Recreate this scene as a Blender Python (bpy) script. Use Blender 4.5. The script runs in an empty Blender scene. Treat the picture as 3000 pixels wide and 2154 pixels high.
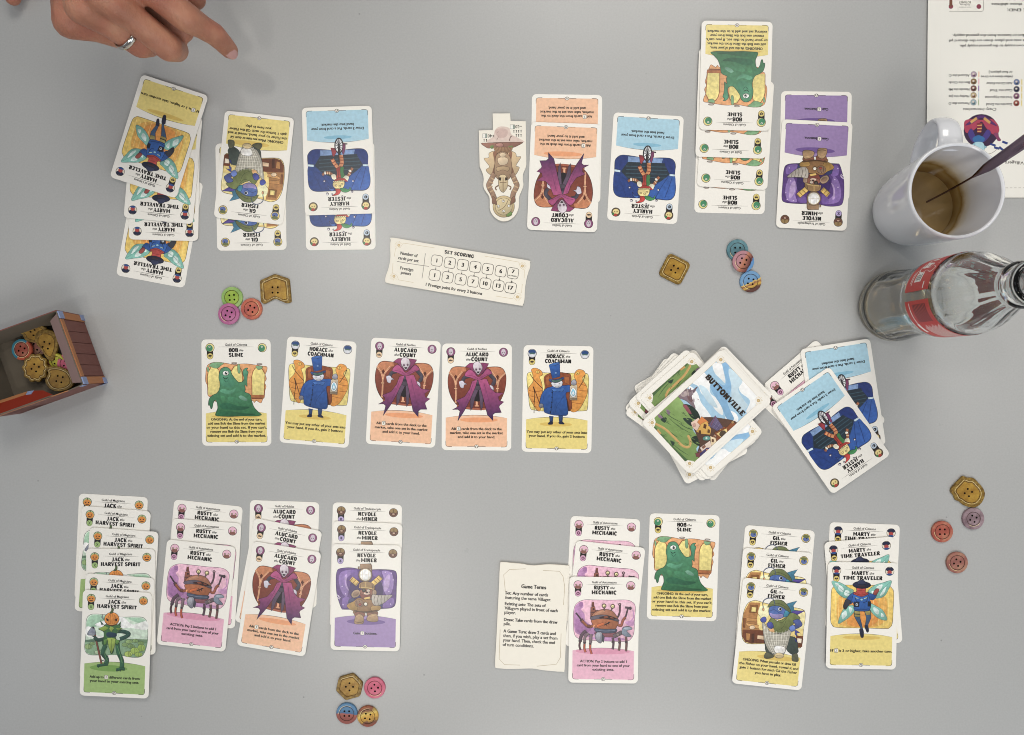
import bpy, bmesh, math, random
from mathutils import Vector, Matrix
random.seed(7)
R = math.radians
SC = bpy.context.scene
COL = SC.collection

# ------------------------------------------------------------------ camera
cam_d = bpy.data.cameras.new('camera')
cam = bpy.data.objects.new('camera', cam_d)
COL.objects.link(cam)
cam_d.sensor_width = 36.0
cam_d.lens = 27.12
cam_d.shift_y = 43.0 / 3000.0
cam_d.clip_start = 0.01
cam_d.clip_end = 60.0
cam.matrix_world = Matrix.Translation((0, 0, 0.6305)) @ (Matrix.Rotation(R(0.597), 4, 'Y') @ Matrix.Rotation(R(-0.990), 4, 'X'))
SC.camera = cam

# ------------------------------------------------------------------ light of the room
world = bpy.data.worlds.new('World')
SC.world = world
world.use_nodes = True
bg = world.node_tree.nodes['Background']
bg.inputs[0].default_value = (0.86, 0.88, 0.92, 1)
bg.inputs[1].default_value = 0.19

def area(name, loc, target, sx, sy, power, color, spread=180):
    l = bpy.data.lights.new(name, 'AREA')
    l.shape = 'RECTANGLE'
    l.size = sx
    l.size_y = sy
    l.energy = power
    l.color = color
    l.spread = R(spread)
    o = bpy.data.objects.new(name, l)
    COL.objects.link(o)
    o.location = loc
    o.rotation_euler = (Vector(target) - Vector(loc)).to_track_quat('-Z', 'Y').to_euler()
    return o
area('ceiling_or_fill_panel', (0.35, 1.30, 1.55), (0.20, -0.04, 0), 0.95, 0.7, 3.3, (1.0, 0.955, 0.89), 75)
area('ceiling_or_fill_panel', (1.45, 0.15, 1.60), (0.1, 0.0, 0), 0.7, 0.6, 2.6, (1.0, 0.955, 0.89))
area('ceiling_or_fill_panel', (0.30, -1.35, 1.50), (0.20, -0.02, 0), 0.8, 0.6, 2.7, (1.0, 0.965, 0.92), 75)  # added soft fill, lifts the middle and near side of the table
area('window_light', (1.25, -1.35, 0.80), (0.25, -0.2, 0), 1.0, 0.9, 6.0, (0.76, 0.88, 1.0))
area('window_pane', (-1.45, -0.75, 1.15), (-0.4, -0.2, 0), 0.45, 0.9, 1.6, (0.80, 0.88, 1.0))
area('window_pane', (-1.50, 0.10, 1.15), (-0.4, 0.0, 0), 0.45, 0.9, 1.3, (0.80, 0.88, 1.0))
area('ceiling_spot', (-0.46, -0.78, 1.9), (-0.05, -0.10, 0), 0.12, 0.12, 0.32, (1.0, 0.95, 0.88), 45)
area('ceiling_spot', (-0.50, 0.42, 1.9), (-0.05, 0.1, 0), 0.12, 0.12, 0.26, (1.0, 0.95, 0.88), 45)
SC.view_settings.view_transform = 'Standard'
SC.view_settings.look = 'None'
SC.view_settings.exposure = 0.0
SC.view_settings.gamma = 1.0
SC.view_settings.use_curve_mapping = False
SC.render.engine = 'CYCLES'
SC.cycles.use_denoising = True
SC.cycles.filter_width = 1.0
SC.cycles.max_bounces = 10
SC.cycles.transmission_bounces = 10

# ------------------------------------------------------------------ small helpers
MM = 0.001
def lin(h):
    if isinstance(h, (tuple, list)):
        return h
    h = h.lstrip('#')
    v = [int(h[i:i + 2], 16) / 255 for i in (0, 2, 4)]
    return tuple(c / 12.92 if c <= 0.04045 else ((c + 0.055) / 1.055) ** 2.4 for c in v)

def tag(o, label=None, cat=None, group=None, kind=None):
    if label: o['label'] = label
    if cat: o['category'] = cat
    if group: o['group'] = group
    if kind: o['kind'] = kind
    return o

def link(name, me, parent=None, loc=(0, 0, 0), rz=0.0):
    o = bpy.data.objects.new(name, me)
    COL.objects.link(o)
    if parent is not None:
        o.parent = parent
    o.location = [c * MM for c in loc]
    o.rotation_euler = (0, 0, rz)
    return o

def principled(name, color, rough=0.5, spec=0.5, metal=0.0, var=0.0, vscale=300.0, bump=0.0, bscale=800.0, coat=0.0):
    m = bpy.data.materials.new(name)
    m.use_nodes = True
    nt = m.node_tree
    b = nt.nodes['Principled BSDF']
    b.inputs['Roughness'].default_value = rough
    b.inputs['Specular IOR Level'].default_value = spec
    b.inputs['Metallic'].default_value = metal
    b.inputs['Coat Weight'].default_value = coat
    c = lin(color)
    b.inputs['Base Color'].default_value = (*c, 1)
    tc = nt.nodes.new('ShaderNodeTexCoord')
    if var:
        n = nt.nodes.new('ShaderNodeTexNoise')
        n.inputs['Scale'].default_value = vscale
        n.inputs['Detail'].default_value = 5
        nt.links.new(tc.outputs['Object'], n.inputs['Vector'])
        mx = nt.nodes.new('ShaderNodeMix'); mx.data_type = 'RGBA'
        mx.inputs[6].default_value = (*[x * (1 - var) for x in c], 1)
        mx.inputs[7].default_value = (*[min(1, x * (1 + var)) for x in c], 1)
        nt.links.new(n.outputs['Fac'], mx.inputs[0])
        nt.links.new(mx.outputs[2], b.inputs['Base Color'])
    if bump:
        n2 = nt.nodes.new('ShaderNodeTexNoise')
        n2.inputs['Scale'].default_value = bscale
        n2.inputs['Detail'].default_value = 4
        nt.links.new(tc.outputs['Object'], n2.inputs['Vector'])
        bp = nt.nodes.new('ShaderNodeBump')
        bp.inputs['Strength'].default_value = bump
        bp.inputs['Distance'].default_value = 0.0005
        nt.links.new(n2.outputs['Fac'], bp.inputs['Height'])
        nt.links.new(bp.outputs['Normal'], b.inputs['Normal'])
    return m

def print_material(name='printed_ink', rough=0.31, spec=0.5, lo_=0.93, hi_=1.07, sc=420):
    m = bpy.data.materials.new(name)
    m.use_nodes = True
    nt = m.node_tree
    b = nt.nodes['Principled BSDF']
    b.inputs['Roughness'].default_value = rough
    b.inputs['Specular IOR Level'].default_value = spec
    at = nt.nodes.new('ShaderNodeAttribute'); at.attribute_name = 'col'
    tc = nt.nodes.new('ShaderNodeTexCoord')
    n = nt.nodes.new('ShaderNodeTexNoise')
    n.inputs['Scale'].default_value = sc; n.inputs['Detail'].default_value = 5
    nt.links.new(tc.outputs['Object'], n.inputs['Vector'])
    mr = nt.nodes.new('ShaderNodeMapRange')
    mr.inputs[1].default_value = .3; mr.inputs[2].default_value = .7; mr.inputs[3].default_value = lo_; mr.inputs[4].default_value = hi_
    nt.links.new(n.outputs['Fac'], mr.inputs[0])
    mx = nt.nodes.new('ShaderNodeVectorMath'); mx.operation = 'MULTIPLY'
    nt.links.new(at.outputs['Color'], mx.inputs[0])
    nt.links.new(mr.outputs[0], mx.inputs[1])
    nt.links.new(mx.outputs[0], b.inputs['Base Color'])
    w = nt.nodes.new('ShaderNodeTexNoise'); w.inputs['Scale'].default_value = 2200
    nt.links.new(tc.outputs['Object'], w.inputs['Vector'])
    bp = nt.nodes.new('ShaderNodeBump'); bp.inputs['Strength'].default_value = 0.25; bp.inputs['Distance'].default_value = 0.0001
    nt.links.new(w.outputs['Fac'], bp.inputs['Height']); nt.links.new(bp.outputs['Normal'], b.inputs['Normal'])
    return m

M = {
    'ink': print_material(),
    'art': print_material('painted_ink', lo_=0.80, hi_=1.20, sc=380),
    'sky': print_material('painted_sky', lo_=0.92, hi_=1.08, sc=300),
    'stock': principled('card_stock', '#F1EEE6', 0.33, 0.5, var=0.03, vscale=500, bump=0.2, bscale=2200),
    'board': principled('grey_board', '#CFC8BA', 0.8, 0.2, var=0.1, vscale=900),
    'tile': principled('ivory_board_face', '#EFEADD', 0.5, 0.35, var=0.035, vscale=260, bump=0.15, bscale=1500),
}

# ------------------------------------------------------------------ flat print: coloured layers, a few micrometres apart
def pts(s):
    return [tuple(float(v) for v in t.split(',')) for t in s.split()] if isinstance(s, str) else list(s)

def catmull(P, closed=True, n=5):
    out = []
    N = len(P)
    rng = range(N) if closed else range(N - 1)
    for i in rng:
        if closed:
            a, b, c, d = P[i - 1], P[i], P[(i + 1) % N], P[(i + 2) % N]
        else:
            a, b, c, d = P[max(i - 1, 0)], P[i], P[i + 1], P[min(i + 2, N - 1)]
        for k in range(n):
            t = k / n
            t2, t3 = t * t, t * t * t
            out.append(tuple(0.5 * (2 * b[j] + (c[j] - a[j]) * t + (2 * a[j] - 5 * b[j] + 4 * c[j] - d[j]) * t2 + (3 * b[j] - a[j] - 3 * c[j] + d[j]) * t3) for j in (0, 1)))
    if not closed:
        out.append(P[-1])
    return out

def affine(tl, tr, bl, w, h):
    """photo-study pixels -> millimetres about the piece's centre, y up"""
    ax, ay = tr[0] - tl[0], tr[1] - tl[1]
    bx, by = bl[0] - tl[0], bl[1] - tl[1]
    det = ax * by - bx * ay
    def f(p):
        dx, dy = p[0] - tl[0], p[1] - tl[1]
        u = (dx * by - bx * dy) / det
        v = (ax * dy - dx * ay) / det
        return (u * w - w / 2, h / 2 - v * h)
    f.scale = w / math.hypot(ax, ay)
    return f

DARK = '#2A211C'
def inkcol(h):
    c = lin(h)
    g = 0.30 * c[0] + 0.58 * c[1] + 0.12 * c[2]
    return tuple(min(0.95, (x * 0.90 + g * 0.10) * 1.0) for x in c)
class Ink:
    def __init__(self, z0=0.302, m=None, dz=0.0015):
        self.v, self.f, self.c = [], [], []
        self.z, self.dz, self.m = z0, dz, m
        self.oc, self.ow = DARK, 0.24
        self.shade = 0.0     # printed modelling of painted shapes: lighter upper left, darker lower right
    def q(self, P):
        return [self.m(p) for p in P] if self.m else P
    def add(self, P, col, grad=None):
        b = len(self.v)
        self.z += self.dz
        if grad:
            (c2, ya, yb) = grad
            k1, k2 = inkcol(col), inkcol(c2)
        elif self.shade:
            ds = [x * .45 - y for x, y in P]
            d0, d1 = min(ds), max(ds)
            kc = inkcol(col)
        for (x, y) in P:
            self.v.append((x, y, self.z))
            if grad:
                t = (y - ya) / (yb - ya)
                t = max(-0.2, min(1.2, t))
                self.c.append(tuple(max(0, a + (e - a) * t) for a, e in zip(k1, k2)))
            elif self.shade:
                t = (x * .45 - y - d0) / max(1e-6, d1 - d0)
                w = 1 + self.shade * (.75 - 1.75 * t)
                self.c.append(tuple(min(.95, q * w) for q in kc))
            else:
                self.c.append(inkcol(col))
        self.f.append(list(range(b, b + len(P))))
    def ribbon(self, P, w, col, closed=False, taper=False):
        self.z += self.dz
        N = len(P); L = []; Rr = []
        for i in range(N):
            a = P[i - 1] if (i or closed) else P[i]
            c = P[(i + 1) % N] if (i < N - 1 or closed) else P[i]
            dx, dy = c[0] - a[0], c[1] - a[1]
            l = math.hypot(dx, dy) or 1
            ww = w / 2
            if taper:
                ww *= max(0.08, math.sin(math.pi * (i + 0.15) / (N - 0.7)))
            L.append((P[i][0] - dy / l * ww, P[i][1] + dx / l * ww))
            Rr.append((P[i][0] + dy / l * ww, P[i][1] - dx / l * ww))
        b = len(self.v); k = inkcol(col)
        for a, c in zip(L, Rr):
            self.v += [(*a, self.z), (*c, self.z)]
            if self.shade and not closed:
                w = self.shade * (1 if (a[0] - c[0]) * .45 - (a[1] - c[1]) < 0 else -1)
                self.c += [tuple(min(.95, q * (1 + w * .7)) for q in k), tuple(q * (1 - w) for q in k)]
            else:
                self.c += [k, k]
        for i in range(N if closed else N - 1):
            j = (i + 1) % N
            self.f.append([b + 2 * i, b + 2 * i + 1, b + 2 * j + 1, b + 2 * j])
    # drawing calls, in the mapped coordinates of m
    def p(self, s, col, o=1, g=None):
        P = self.q(pts(s))
        self.add(P, col, g)
        if o: self.ribbon(P, self.ow * o, self.oc, True)
    def s(self, s, col, o=1, g=None, n=5):
        P = self.q(catmull(pts(s), True, n))
        self.add(P, col, g)
        if o: self.ribbon(P, self.ow * o, self.oc, True)
    def e(self, cx, cy, rx, ry, col, rot=0, o=0, n=24):
        cr, sr = math.cos(R(rot)), math.sin(R(rot))
        P = []
        for i in range(n):
            a = 2 * math.pi * i / n
            x, y = rx * math.cos(a), ry * math.sin(a)
            P.append((cx + x * cr - y * sr, cy + x * sr + y * cr))
        P = self.q(P)
        self.add(P, col)
        if o: self.ribbon(P, self.ow * o, self.oc, True)
    def l(self, s, w, col, smooth=True, taper=False, o=0):
        P = pts(s)
        if smooth and len(P) > 2: P = catmull(P, False, 5)
        P = self.q(P)
        k = self.m.scale if self.m else 1
        if o: self.ribbon(P, w * k + self.ow * 2, self.oc)
        self.ribbon(P, w * k, col, taper=taper)
    def rrect(self, cx, cy, w, h, r, col, line=None, ang=0):
        P = []
        for (sx, sy, a0) in ((1, 1, 0), (-1, 1, 90), (-1, -1, 180), (1, -1, 270)):
            for k in range(5):
                a = R(a0 + 22.5 * k)
                P.append((sx * (w / 2 - r) + r * math.cos(a), sy * (h / 2 - r) + r * math.sin(a)))
        ca, sa = math.cos(ang), math.sin(ang)
        P = [(cx + x * ca - y * sa, cy + x * sa + y * ca) for x, y in P]
        if line: self.ribbon(P, line, col, True)
        else: self.add(P, col)
    def text(self, s, x, y, cap, width=None, align='C', col=DARK, bold=0.0, ang=0.0, shear=0.0, xs=1.0):
        """x, y: millimetres, baseline; cap: capital height in mm"""
        V, F, w0, w1 = font_mesh(s, min(bold, .012), shear)
        if not V: return 0
        k = cap / CAPH
        if bold > .02:
            d = (bold - .012) * cap * 1.1
            for dx in (-d, d):
                self.text(s, x + dx * math.cos(ang), y + dx * math.sin(ang), cap, width, align, col, .012, ang, shear, xs)
                self.z -= self.dz * .6
        kx = k * xs
        if width: kx = width / max(1e-6, (w1 - w0))
        wid = (w1 - w0) * kx
        ox = {'C': -wid / 2, 'L': 0, 'R': -wid}[align]
        ca, sa = math.cos(ang), math.sin(ang)
        self.z += self.dz
        b = len(self.v); kc = lin(col)
        for (vx, vy) in V:
            px, py = (vx - w0) * kx + ox, vy * k
            self.v.append((x + px * ca - py * sa, y + px * sa + py * ca, self.z)); self.c.append(kc)
        for f in F: self.f.append([b + i for i in f])
        return wid
    def slab(self, s, x, y, cap, width=None, align='C', col=DARK, ang=0.0, t=0.21):
        """bold slab-serif capitals from strokes"""
        strokes, W = slab_line(s)
        kx = width / W if width else cap * 0.95
        wid = W * kx
        ox = {'C': -wid / 2, 'L': 0, 'R': -wid}[align]
        ca, sa = math.cos(ang), math.sin(ang)
        for (P, w) in strokes:
            Q = []
            for (px, py) in P:
                a, b2 = px * kx + ox, py * cap
                Q.append((x + a * ca - b2 * sa, y + a * sa + b2 * ca))
            self.z -= self.dz * 0.9
            self.ribbon(Q, w * cap, col)
        return wid
    def mesh(self, name, mat=None):
        me = bpy.data.meshes.new(name)
        me.from_pydata([(x * MM, y * MM, z * MM) for x, y, z in self.v], [], self.f)
        at = me.color_attributes.new('col', 'FLOAT_COLOR', 'POINT')
        flat = []
        for c in self.c: flat += [c[0], c[1], c[2], 1.0]
        at.data.foreach_set('color', flat)
        me.materials.append(mat or M['ink'])
        me.update()
        return me

_fc = {}
def font_mesh(s, bold=0.0, shear=0.0):
    key = (s, bold, shear)
    if key in _fc: return _fc[key]
    cu = bpy.data.curves.new('lettering', 'FONT')
    cu.body = s; cu.size = 1.0; cu.resolution_u = 2; cu.offset = bold; cu.shear = shear
    cu.fill_mode = 'FRONT'
    o = bpy.data.objects.new('lettering', cu)
    me = bpy.data.meshes.new_from_object(o)
    V = [(v.co.x, v.co.y) for v in me.vertices]
    F = [list(p.vertices) for p in me.polygons]
    bpy.data.objects.remove(o); bpy.data.curves.remove(cu); bpy.data.meshes.remove(me)
    w0 = min((v[0] for v in V), default=0); w1 = max((v[0] for v in V), default=0)
    _fc[key] = (V, F, w0, w1)
    return _fc[key]
CAPH = 1.0
CAPH = max(v[1] for v in font_mesh('H')[0])

def arc(cx, cy, rx, ry, a0, a1, n=9):
    return [(cx + rx * math.cos(R(a0 + (a1 - a0) * i / (n - 1))), cy + ry * math.sin(R(a0 + (a1 - a0) * i / (n - 1)))) for i in range(n)]
T_ = 0.33; H_ = 0.2
def _v(x, y0=0, y1=1): return ([(x, y0), (x, y1)], T_)
def _s(x, y, w=0.17): return ([(x - w, y), (x + w, y)], H_)
def _b(x0, x1, y): return ([(x0, y), (x1, y)], H_)
lo, hi = H_ / 2, 1 - H_ / 2
SLAB = {
 'A': (0.86, [([(0.12, 0), (0.43, 1)], 0.16), ([(0.43, 1), (0.74, 0)], T_), _b(0.25, 0.62, 0.3), _s(0.12, lo, .13), _s(0.74, lo, .13)]),
 'B': (0.74, [_v(0.2), _b(0.05, 0.42, lo), _b(0.05, 0.42, hi), _b(0.2, 0.42, 0.53), (arc(0.42, 0.75, 0.2, 0.2, 90, -90), T_), (arc(0.44, 0.29, 0.22, 0.23, 90, -90), T_)]),
 'C': (0.76, [(arc(0.4, 0.5, 0.28, 0.42, 45, 315, 14), T_), ([(0.65, 0.68), (0.65, 1)], 0.12)]),
 'D': (0.78, [_v(0.2), _b(0.05, 0.38, lo), _b(0.05, 0.38, hi), (arc(0.38, 0.5, 0.28, 0.43, 90, -90, 11), T_)]),
 'E': (0.7, [_v(0.2), _b(0.05, 0.62, lo), _b(0.05, 0.62, hi), _b(0.2, 0.48, 0.5), ([(0.6, 0), (0.6, 0.28)], 0.11), ([(0.6, 0.72), (0.6, 1)], 0.11)]),
 'F': (0.68, [_v(0.2), _s(0.2, lo), _b(0.05, 0.62, hi), _b(0.2, 0.46, 0.5), ([(0.6, 0.72), (0.6, 1)], 0.11)]),
 'G': (0.8, [(arc(0.4, 0.5, 0.28, 0.42, 45, 330, 14), T_), ([(0.64, 0.08), (0.64, 0.42)], 0.16), _b(0.45, 0.78, 0.42), ([(0.65, 0.7), (0.65, 1)], 0.11)]),
 'H': (0.86, [_v(0.2), _v(0.66), _b(0.2, 0.66, 0.5), _s(0.2, lo), _s(0.2, hi), _s(0.66, lo), _s(0.66, hi)]),
 'I': (0.42, [_v(0.21), _s(0.21, lo), _s(0.21, hi)]),
 'J': (0.56, [_v(0.36, 0.2, 1), _s(0.36, hi), (arc(0.2, 0.2, 0.16, 0.16, 0, -150, 7), T_)]),
 'K': (0.8, [_v(0.2), _s(0.2, lo), _s(0.2, hi), ([(0.22, 0.45), (0.62, 1)], 0.15), ([(0.34, 0.6), (0.66, 0)], T_), _s(0.64, lo, .13), _s(0.62, hi, .13)]),
 'L': (0.66, [_v(0.2), _s(0.2, hi), _b(0.05, 0.6, lo), ([(0.58, 0), (0.58, 0.32)], 0.12)]),
 'M': (1.0, [_v(0.16), _v(0.82), ([(0.16, 1), (0.49, 0.25)], 0.16), ([(0.49, 0.25), (0.82, 1)], 0.16), _s(0.16, lo, .15), _s(0.82, lo, .15), _s(0.14, hi, .12), _s(0.86, hi, .12)]),
 'N': (0.86, [_v(0.18), _v(0.66), ([(0.18, 1), (0.66, 0)], T_), _s(0.18, lo, .15), _s(0.16, hi, .14), _s(0.66, hi, .15)]),
 'O': (0.8, [(arc(0.4, 0.5, 0.28, 0.42, 0, 360, 18), T_)]),
 'P': (0.7, [_v(0.2), _s(0.2, lo), _b(0.05, 0.4, hi), _b(0.2, 0.4, 0.48), (arc(0.4, 0.72, 0.2, 0.24, 90, -90), T_)]),
 'R': (0.8, [_v(0.2), _s(0.2, lo), _b(0.05, 0.42, hi), _b(0.2, 0.42, 0.5), (arc(0.42, 0.73, 0.2, 0.22, 90, -90), T_), ([(0.42, 0.5), (0.66, 0)], T_), _b(0.6, 0.8, lo)]),
 'S': (0.68, [(arc(0.34, 0.73, 0.22, 0.2, 30, 250, 9) + arc(0.34, 0.29, 0.23, 0.22, 80, -150, 9), T_ * .86), ([(0.56, 0.72), (0.56, 1)], 0.1), ([(0.12, 0.02), (0.12, 0.3)], 0.1)]),
 'T': (0.74, [_v(0.36), _s(0.36, lo), _b(0.04, 0.68, hi), ([(0.07, 0.68), (0.07, 1)], 0.11), ([(0.65, 0.68), (0.65, 1)], 0.11)]),
 'U': (0.82, [_v(0.2, 0.3, 1), _v(0.62, 0.3, 1), (arc(0.41, 0.3, 0.21, 0.24, 180, 360), T_), _s(0.2, hi, .15), _s(0.62, hi, .15)]),
 'V': (0.84, [([(0.14, 1), (0.42, 0)], T_), ([(0.42, 0), (0.7, 1)], 0.16), _s(0.14, hi, .14), _s(0.7, hi, .14)]),
 'Y': (0.8, [([(0.12, 1), (0.4, 0.48)], T_), ([(0.4, 0.48), (0.68, 1)], 0.16), _v(0.4, 0, 0.48), _s(0.4, lo), _s(0.12, hi, .13), _s(0.68, hi, .13)]),
 ' ': (0.34, []),
}
def slab_line(s):
    out, x = [], 0.0
    for ch in s:
        w, st = SLAB[ch]
        for P, t in st: out.append(([(a + x, b) for a, b in P], t))
        x += w + 0.03
    return out, x

def prism(name, P, z0, z1, mat, side=None, bevel=0.0):
    """flat piece with a cut outline P (mm), optional small chamfer on the top edge"""
    n = len(P)
    V, F, mi = [], [], []
    cx = sum(p[0] for p in P) / n; cy = sum(p[1] for p in P) / n
    rings = [(z0, 0.0), (z1 - bevel, 0.0)] + ([(z1, bevel)] if bevel else [])
    area2 = sum(P[i - 1][0] * P[i][1] - P[i][0] * P[i - 1][1] for i in range(n))
    sg = 1 if area2 > 0 else -1
    for z, ins in rings:
        for i in range(n):
            a, b, c = P[i - 1], P[i], P[(i + 1) % n]
            dx, dy = c[0] - a[0], c[1] - a[1]
            l = math.hypot(dx, dy) or 1
            V.append((b[0] - sg * dy / l * ins, b[1] + sg * dx / l * ins, z))
    for k in range(len(rings) - 1):
        for i in range(n):
            j = (i + 1) % n
            F.append((k * n + i, k * n + j, (k + 1) * n + j, (k + 1) * n + i)); mi.append(1 if (side and k == 0) else 0)
    F.append(tuple(range((len(rings) - 1) * n, len(rings) * n))); mi.append(0)
    F.append(tuple(reversed(range(n)))); mi.append(1 if side else 0)
    me = bpy.data.meshes.new(name)
    me.from_pydata([(x * MM, y * MM, z * MM) for x, y, z in V], [], F)
    me.materials.append(mat)
    if side: me.materials.append(side)
    me.polygons.foreach_set('material_index', mi)
    me.update()
    bm = bmesh.new(); bm.from_mesh(me); bmesh.ops.recalc_face_normals(bm, faces=bm.faces); bm.to_mesh(me); bm.free()
    return me

def round_rect(w, h, r, n=5):
    P = []
    for (sx, sy, a0) in ((1, 1, 0), (-1, 1, 90), (-1, -1, 180), (1, -1, 270)):
        for k in range(n):
            a = R(a0 + 90 * k / (n - 1))
            P.append((sx * (w / 2 - r) + r * math.cos(a), sy * (h / 2 - r) + r * math.sin(a)))
    return P

# ------------------------------------------------------------------ table
def noise_table():
    m = bpy.data.materials.new('grey_laminate')
    m.use_nodes = True
    nt = m.node_tree
    b = nt.nodes['Principled BSDF']
    b.inputs['Roughness'].default_value = 0.36
    b.inputs['Specular IOR Level'].default_value = 0.42
    tc = nt.nodes.new('ShaderNodeTexCoord')
    n1 = nt.nodes.new('ShaderNodeTexNoise'); n1.inputs['Scale'].default_value = 5; n1.inputs['Detail'].default_value = 3
    n2 = nt.nodes.new('ShaderNodeTexNoise'); n2.inputs['Scale'].default_value = 700; n2.inputs['Detail'].default_value = 3
    for n in (n1, n2): nt.links.new(tc.outputs['Object'], n.inputs['Vector'])
    r1 = nt.nodes.new('ShaderNodeMapRange'); r1.inputs[3].default_value = 0.94; r1.inputs[4].default_value = 1.06
    r2 = nt.nodes.new('ShaderNodeMapRange'); r2.inputs[3].default_value = 0.90; r2.inputs[4].default_value = 1.10
    nt.links.new(n1.outputs['Fac'], r1.inputs[0]); nt.links.new(n2.outputs['Fac'], r2.inputs[0])
    mu = nt.nodes.new('ShaderNodeMath'); mu.operation = 'MULTIPLY'
    nt.links.new(r1.outputs[0], mu.inputs[0]); nt.links.new(r2.outputs[0], mu.inputs[1])
    vm = nt.nodes.new('ShaderNodeVectorMath'); vm.operation = 'SCALE'
    vm.inputs[0].default_value = lin('#AEAFAE')
    # sparse tiny specks of dust and scuffs
    vo = nt.nodes.new('ShaderNodeTexVoronoi'); vo.inputs['Scale'].default_value = 26; vo.inputs['Randomness'].default_value = 1.0
    nt.links.new(tc.outputs['Object'], vo.inputs['Vector'])
    sp = nt.nodes.new('ShaderNodeMapRange'); sp.inputs[1].default_value = .012; sp.inputs[2].default_value = .026; sp.inputs[3].default_value = .62; sp.inputs[4].default_value = 1.0
    nt.links.new(vo.outputs['Distance'], sp.inputs[0])
    n3 = nt.nodes.new('ShaderNodeTexNoise'); n3.inputs['Scale'].default_value = 14; n3.inputs['Detail'].default_value = 8; n3.inputs['Roughness'].default_value = .7
    nt.links.new(tc.outputs['Object'], n3.inputs['Vector'])
    r3 = nt.nodes.new('ShaderNodeMapRange'); r3.inputs[1].default_value = .3; r3.inputs[2].default_value = .7; r3.inputs[3].default_value = .27; r3.inputs[4].default_value = .32
    nt.links.new(n3.outputs['Fac'], r3.inputs[0]); nt.links.new(r3.outputs[0], b.inputs['Roughness'])
    m2 = nt.nodes.new('ShaderNodeMath'); m2.operation = 'MULTIPLY'
    nt.links.new(mu.outputs[0], m2.inputs[0]); nt.links.new(sp.outputs[0], m2.inputs[1])
    nt.links.new(m2.outputs[0], vm.inputs['Scale'])
    nt.links.new(vm.outputs[0], b.inputs['Base Color'])
    bp = nt.nodes.new('ShaderNodeBump'); bp.inputs['Strength'].default_value = 0.12; bp.inputs['Distance'].default_value = 0.0002
    nt.links.new(n2.outputs['Fac'], bp.inputs['Height']); nt.links.new(bp.outputs['Normal'], b.inputs['Normal'])
    return m
tt = link('tabletop', prism('tabletop', round_rect(1500, 1150, 12), -28, 0, noise_table(), bevel=1.5))
tag(tt, kind='structure')
# ------------------------------------------------------------------ the cards
CW, CH = 57.0, 87.3
def tx(x): return x - CW / 2
def ty(y): return CH / 2 - y
STOCK = prism('card_stock', round_rect(CW, CH, 3.7, 6), 0.0, 0.34, M['stock'], bevel=0.04)

def head(ink, cx, cy, kind, r=3.7):
    """small round portrait medal"""
    e = ink.e
    def E(dx, dy, rx, ry, c): e(cx + dx * r, cy - dy * r, rx * r, ry * r, c)
    e(cx, cy, r, r, '#2E2622')
    k = kind
    if k == 'bob':
        E(0, 0, .9, .9, '#E5D68A'); E(-.12, .12, .72, .74, '#3F8A62'); E(-.1, -.2, .22, .2, '#E8EEE0'); E(-.08, -.2, .1, .12, '#22302c')
    elif k == 'horace':
        E(0, 0, .9, .9, '#C9CBD2'); E(0, -.32, .78, .52, '#27497F'); E(0, .02, .6, .2, '#4A6A66'); E(0, .45, .5, .3, '#DADBE2')
    elif k == 'alucard':
        E(0, 0, .9, .9, '#8E4E78'); E(0, .0, .5, .72, '#CEC2CC'); E(-.18, .12, .1, .13, '#54404E'); E(.18, .12, .1, .13, '#54404E'); E(0, .5, .12, .08, '#3a2830')
    elif k == 'harley':
        E(0, 0, .9, .9, '#5B4A35'); E(0, .1, .7, .6, '#E6D28C'); E(-.25, .1, .14, .12, '#7a6024'); E(.25, .1, .14, .12, '#7a6024'); E(.1, -.6, .45, .3, '#B23A30'); E(.6, -.4, .25, .3, '#3F7A46')
    elif k == 'gil':
        E(0, 0, .9, .9, '#E4CB6C'); E(.05, .2, .68, .55, '#5A6EA8'); E(0, -.42, .7, .36, '#6B7346'); E(.2, .05, .14, .14, '#1d2236')
    elif k == 'marty':
        E(0, 0, .9, .9, '#E6DCC8'); E(0, -.4, .86, .46, '#262B45'); E(0, .25, .5, .45, '#B0433F'); E(0, .7, .62, .22, '#2b4f8c')
    elif k == 'nevole':
        E(0, 0, .9, .9, '#6E4A38'); E(0, -.36, .8, .5, '#94794C'); E(0, .25, .6, .3, '#5a3028'); E(0, .3, .3, .14, '#C8A890'); E(0, -.3, .1, .5, '#6b5530')
    elif k == 'jack':
        E(0, 0, .9, .9, '#A9C08C'); E(0, .12, .84, .72, '#DD8A2C'); E(-.32, .08, .16, .12, '#3a1c0c'); E(.32, .08, .16, .12, '#3a1c0c'); E(0, .5, .45, .1, '#4a220c'); E(0, -.7, .1, .22, '#4A5A34')
    elif k == 'rusty':
        E(0, 0, .9, .9, '#E8B9CB'); E(0, .5, .7, .36, '#8A5A50'); E(-.42, .0, .2, .22, '#6b5550'); E(.42, .0, .2, .22, '#6b5550'); E(-.42, 0, .1, .1, '#E0D6A8'); E(.42, 0, .1, .1, '#E0D6A8')

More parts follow.
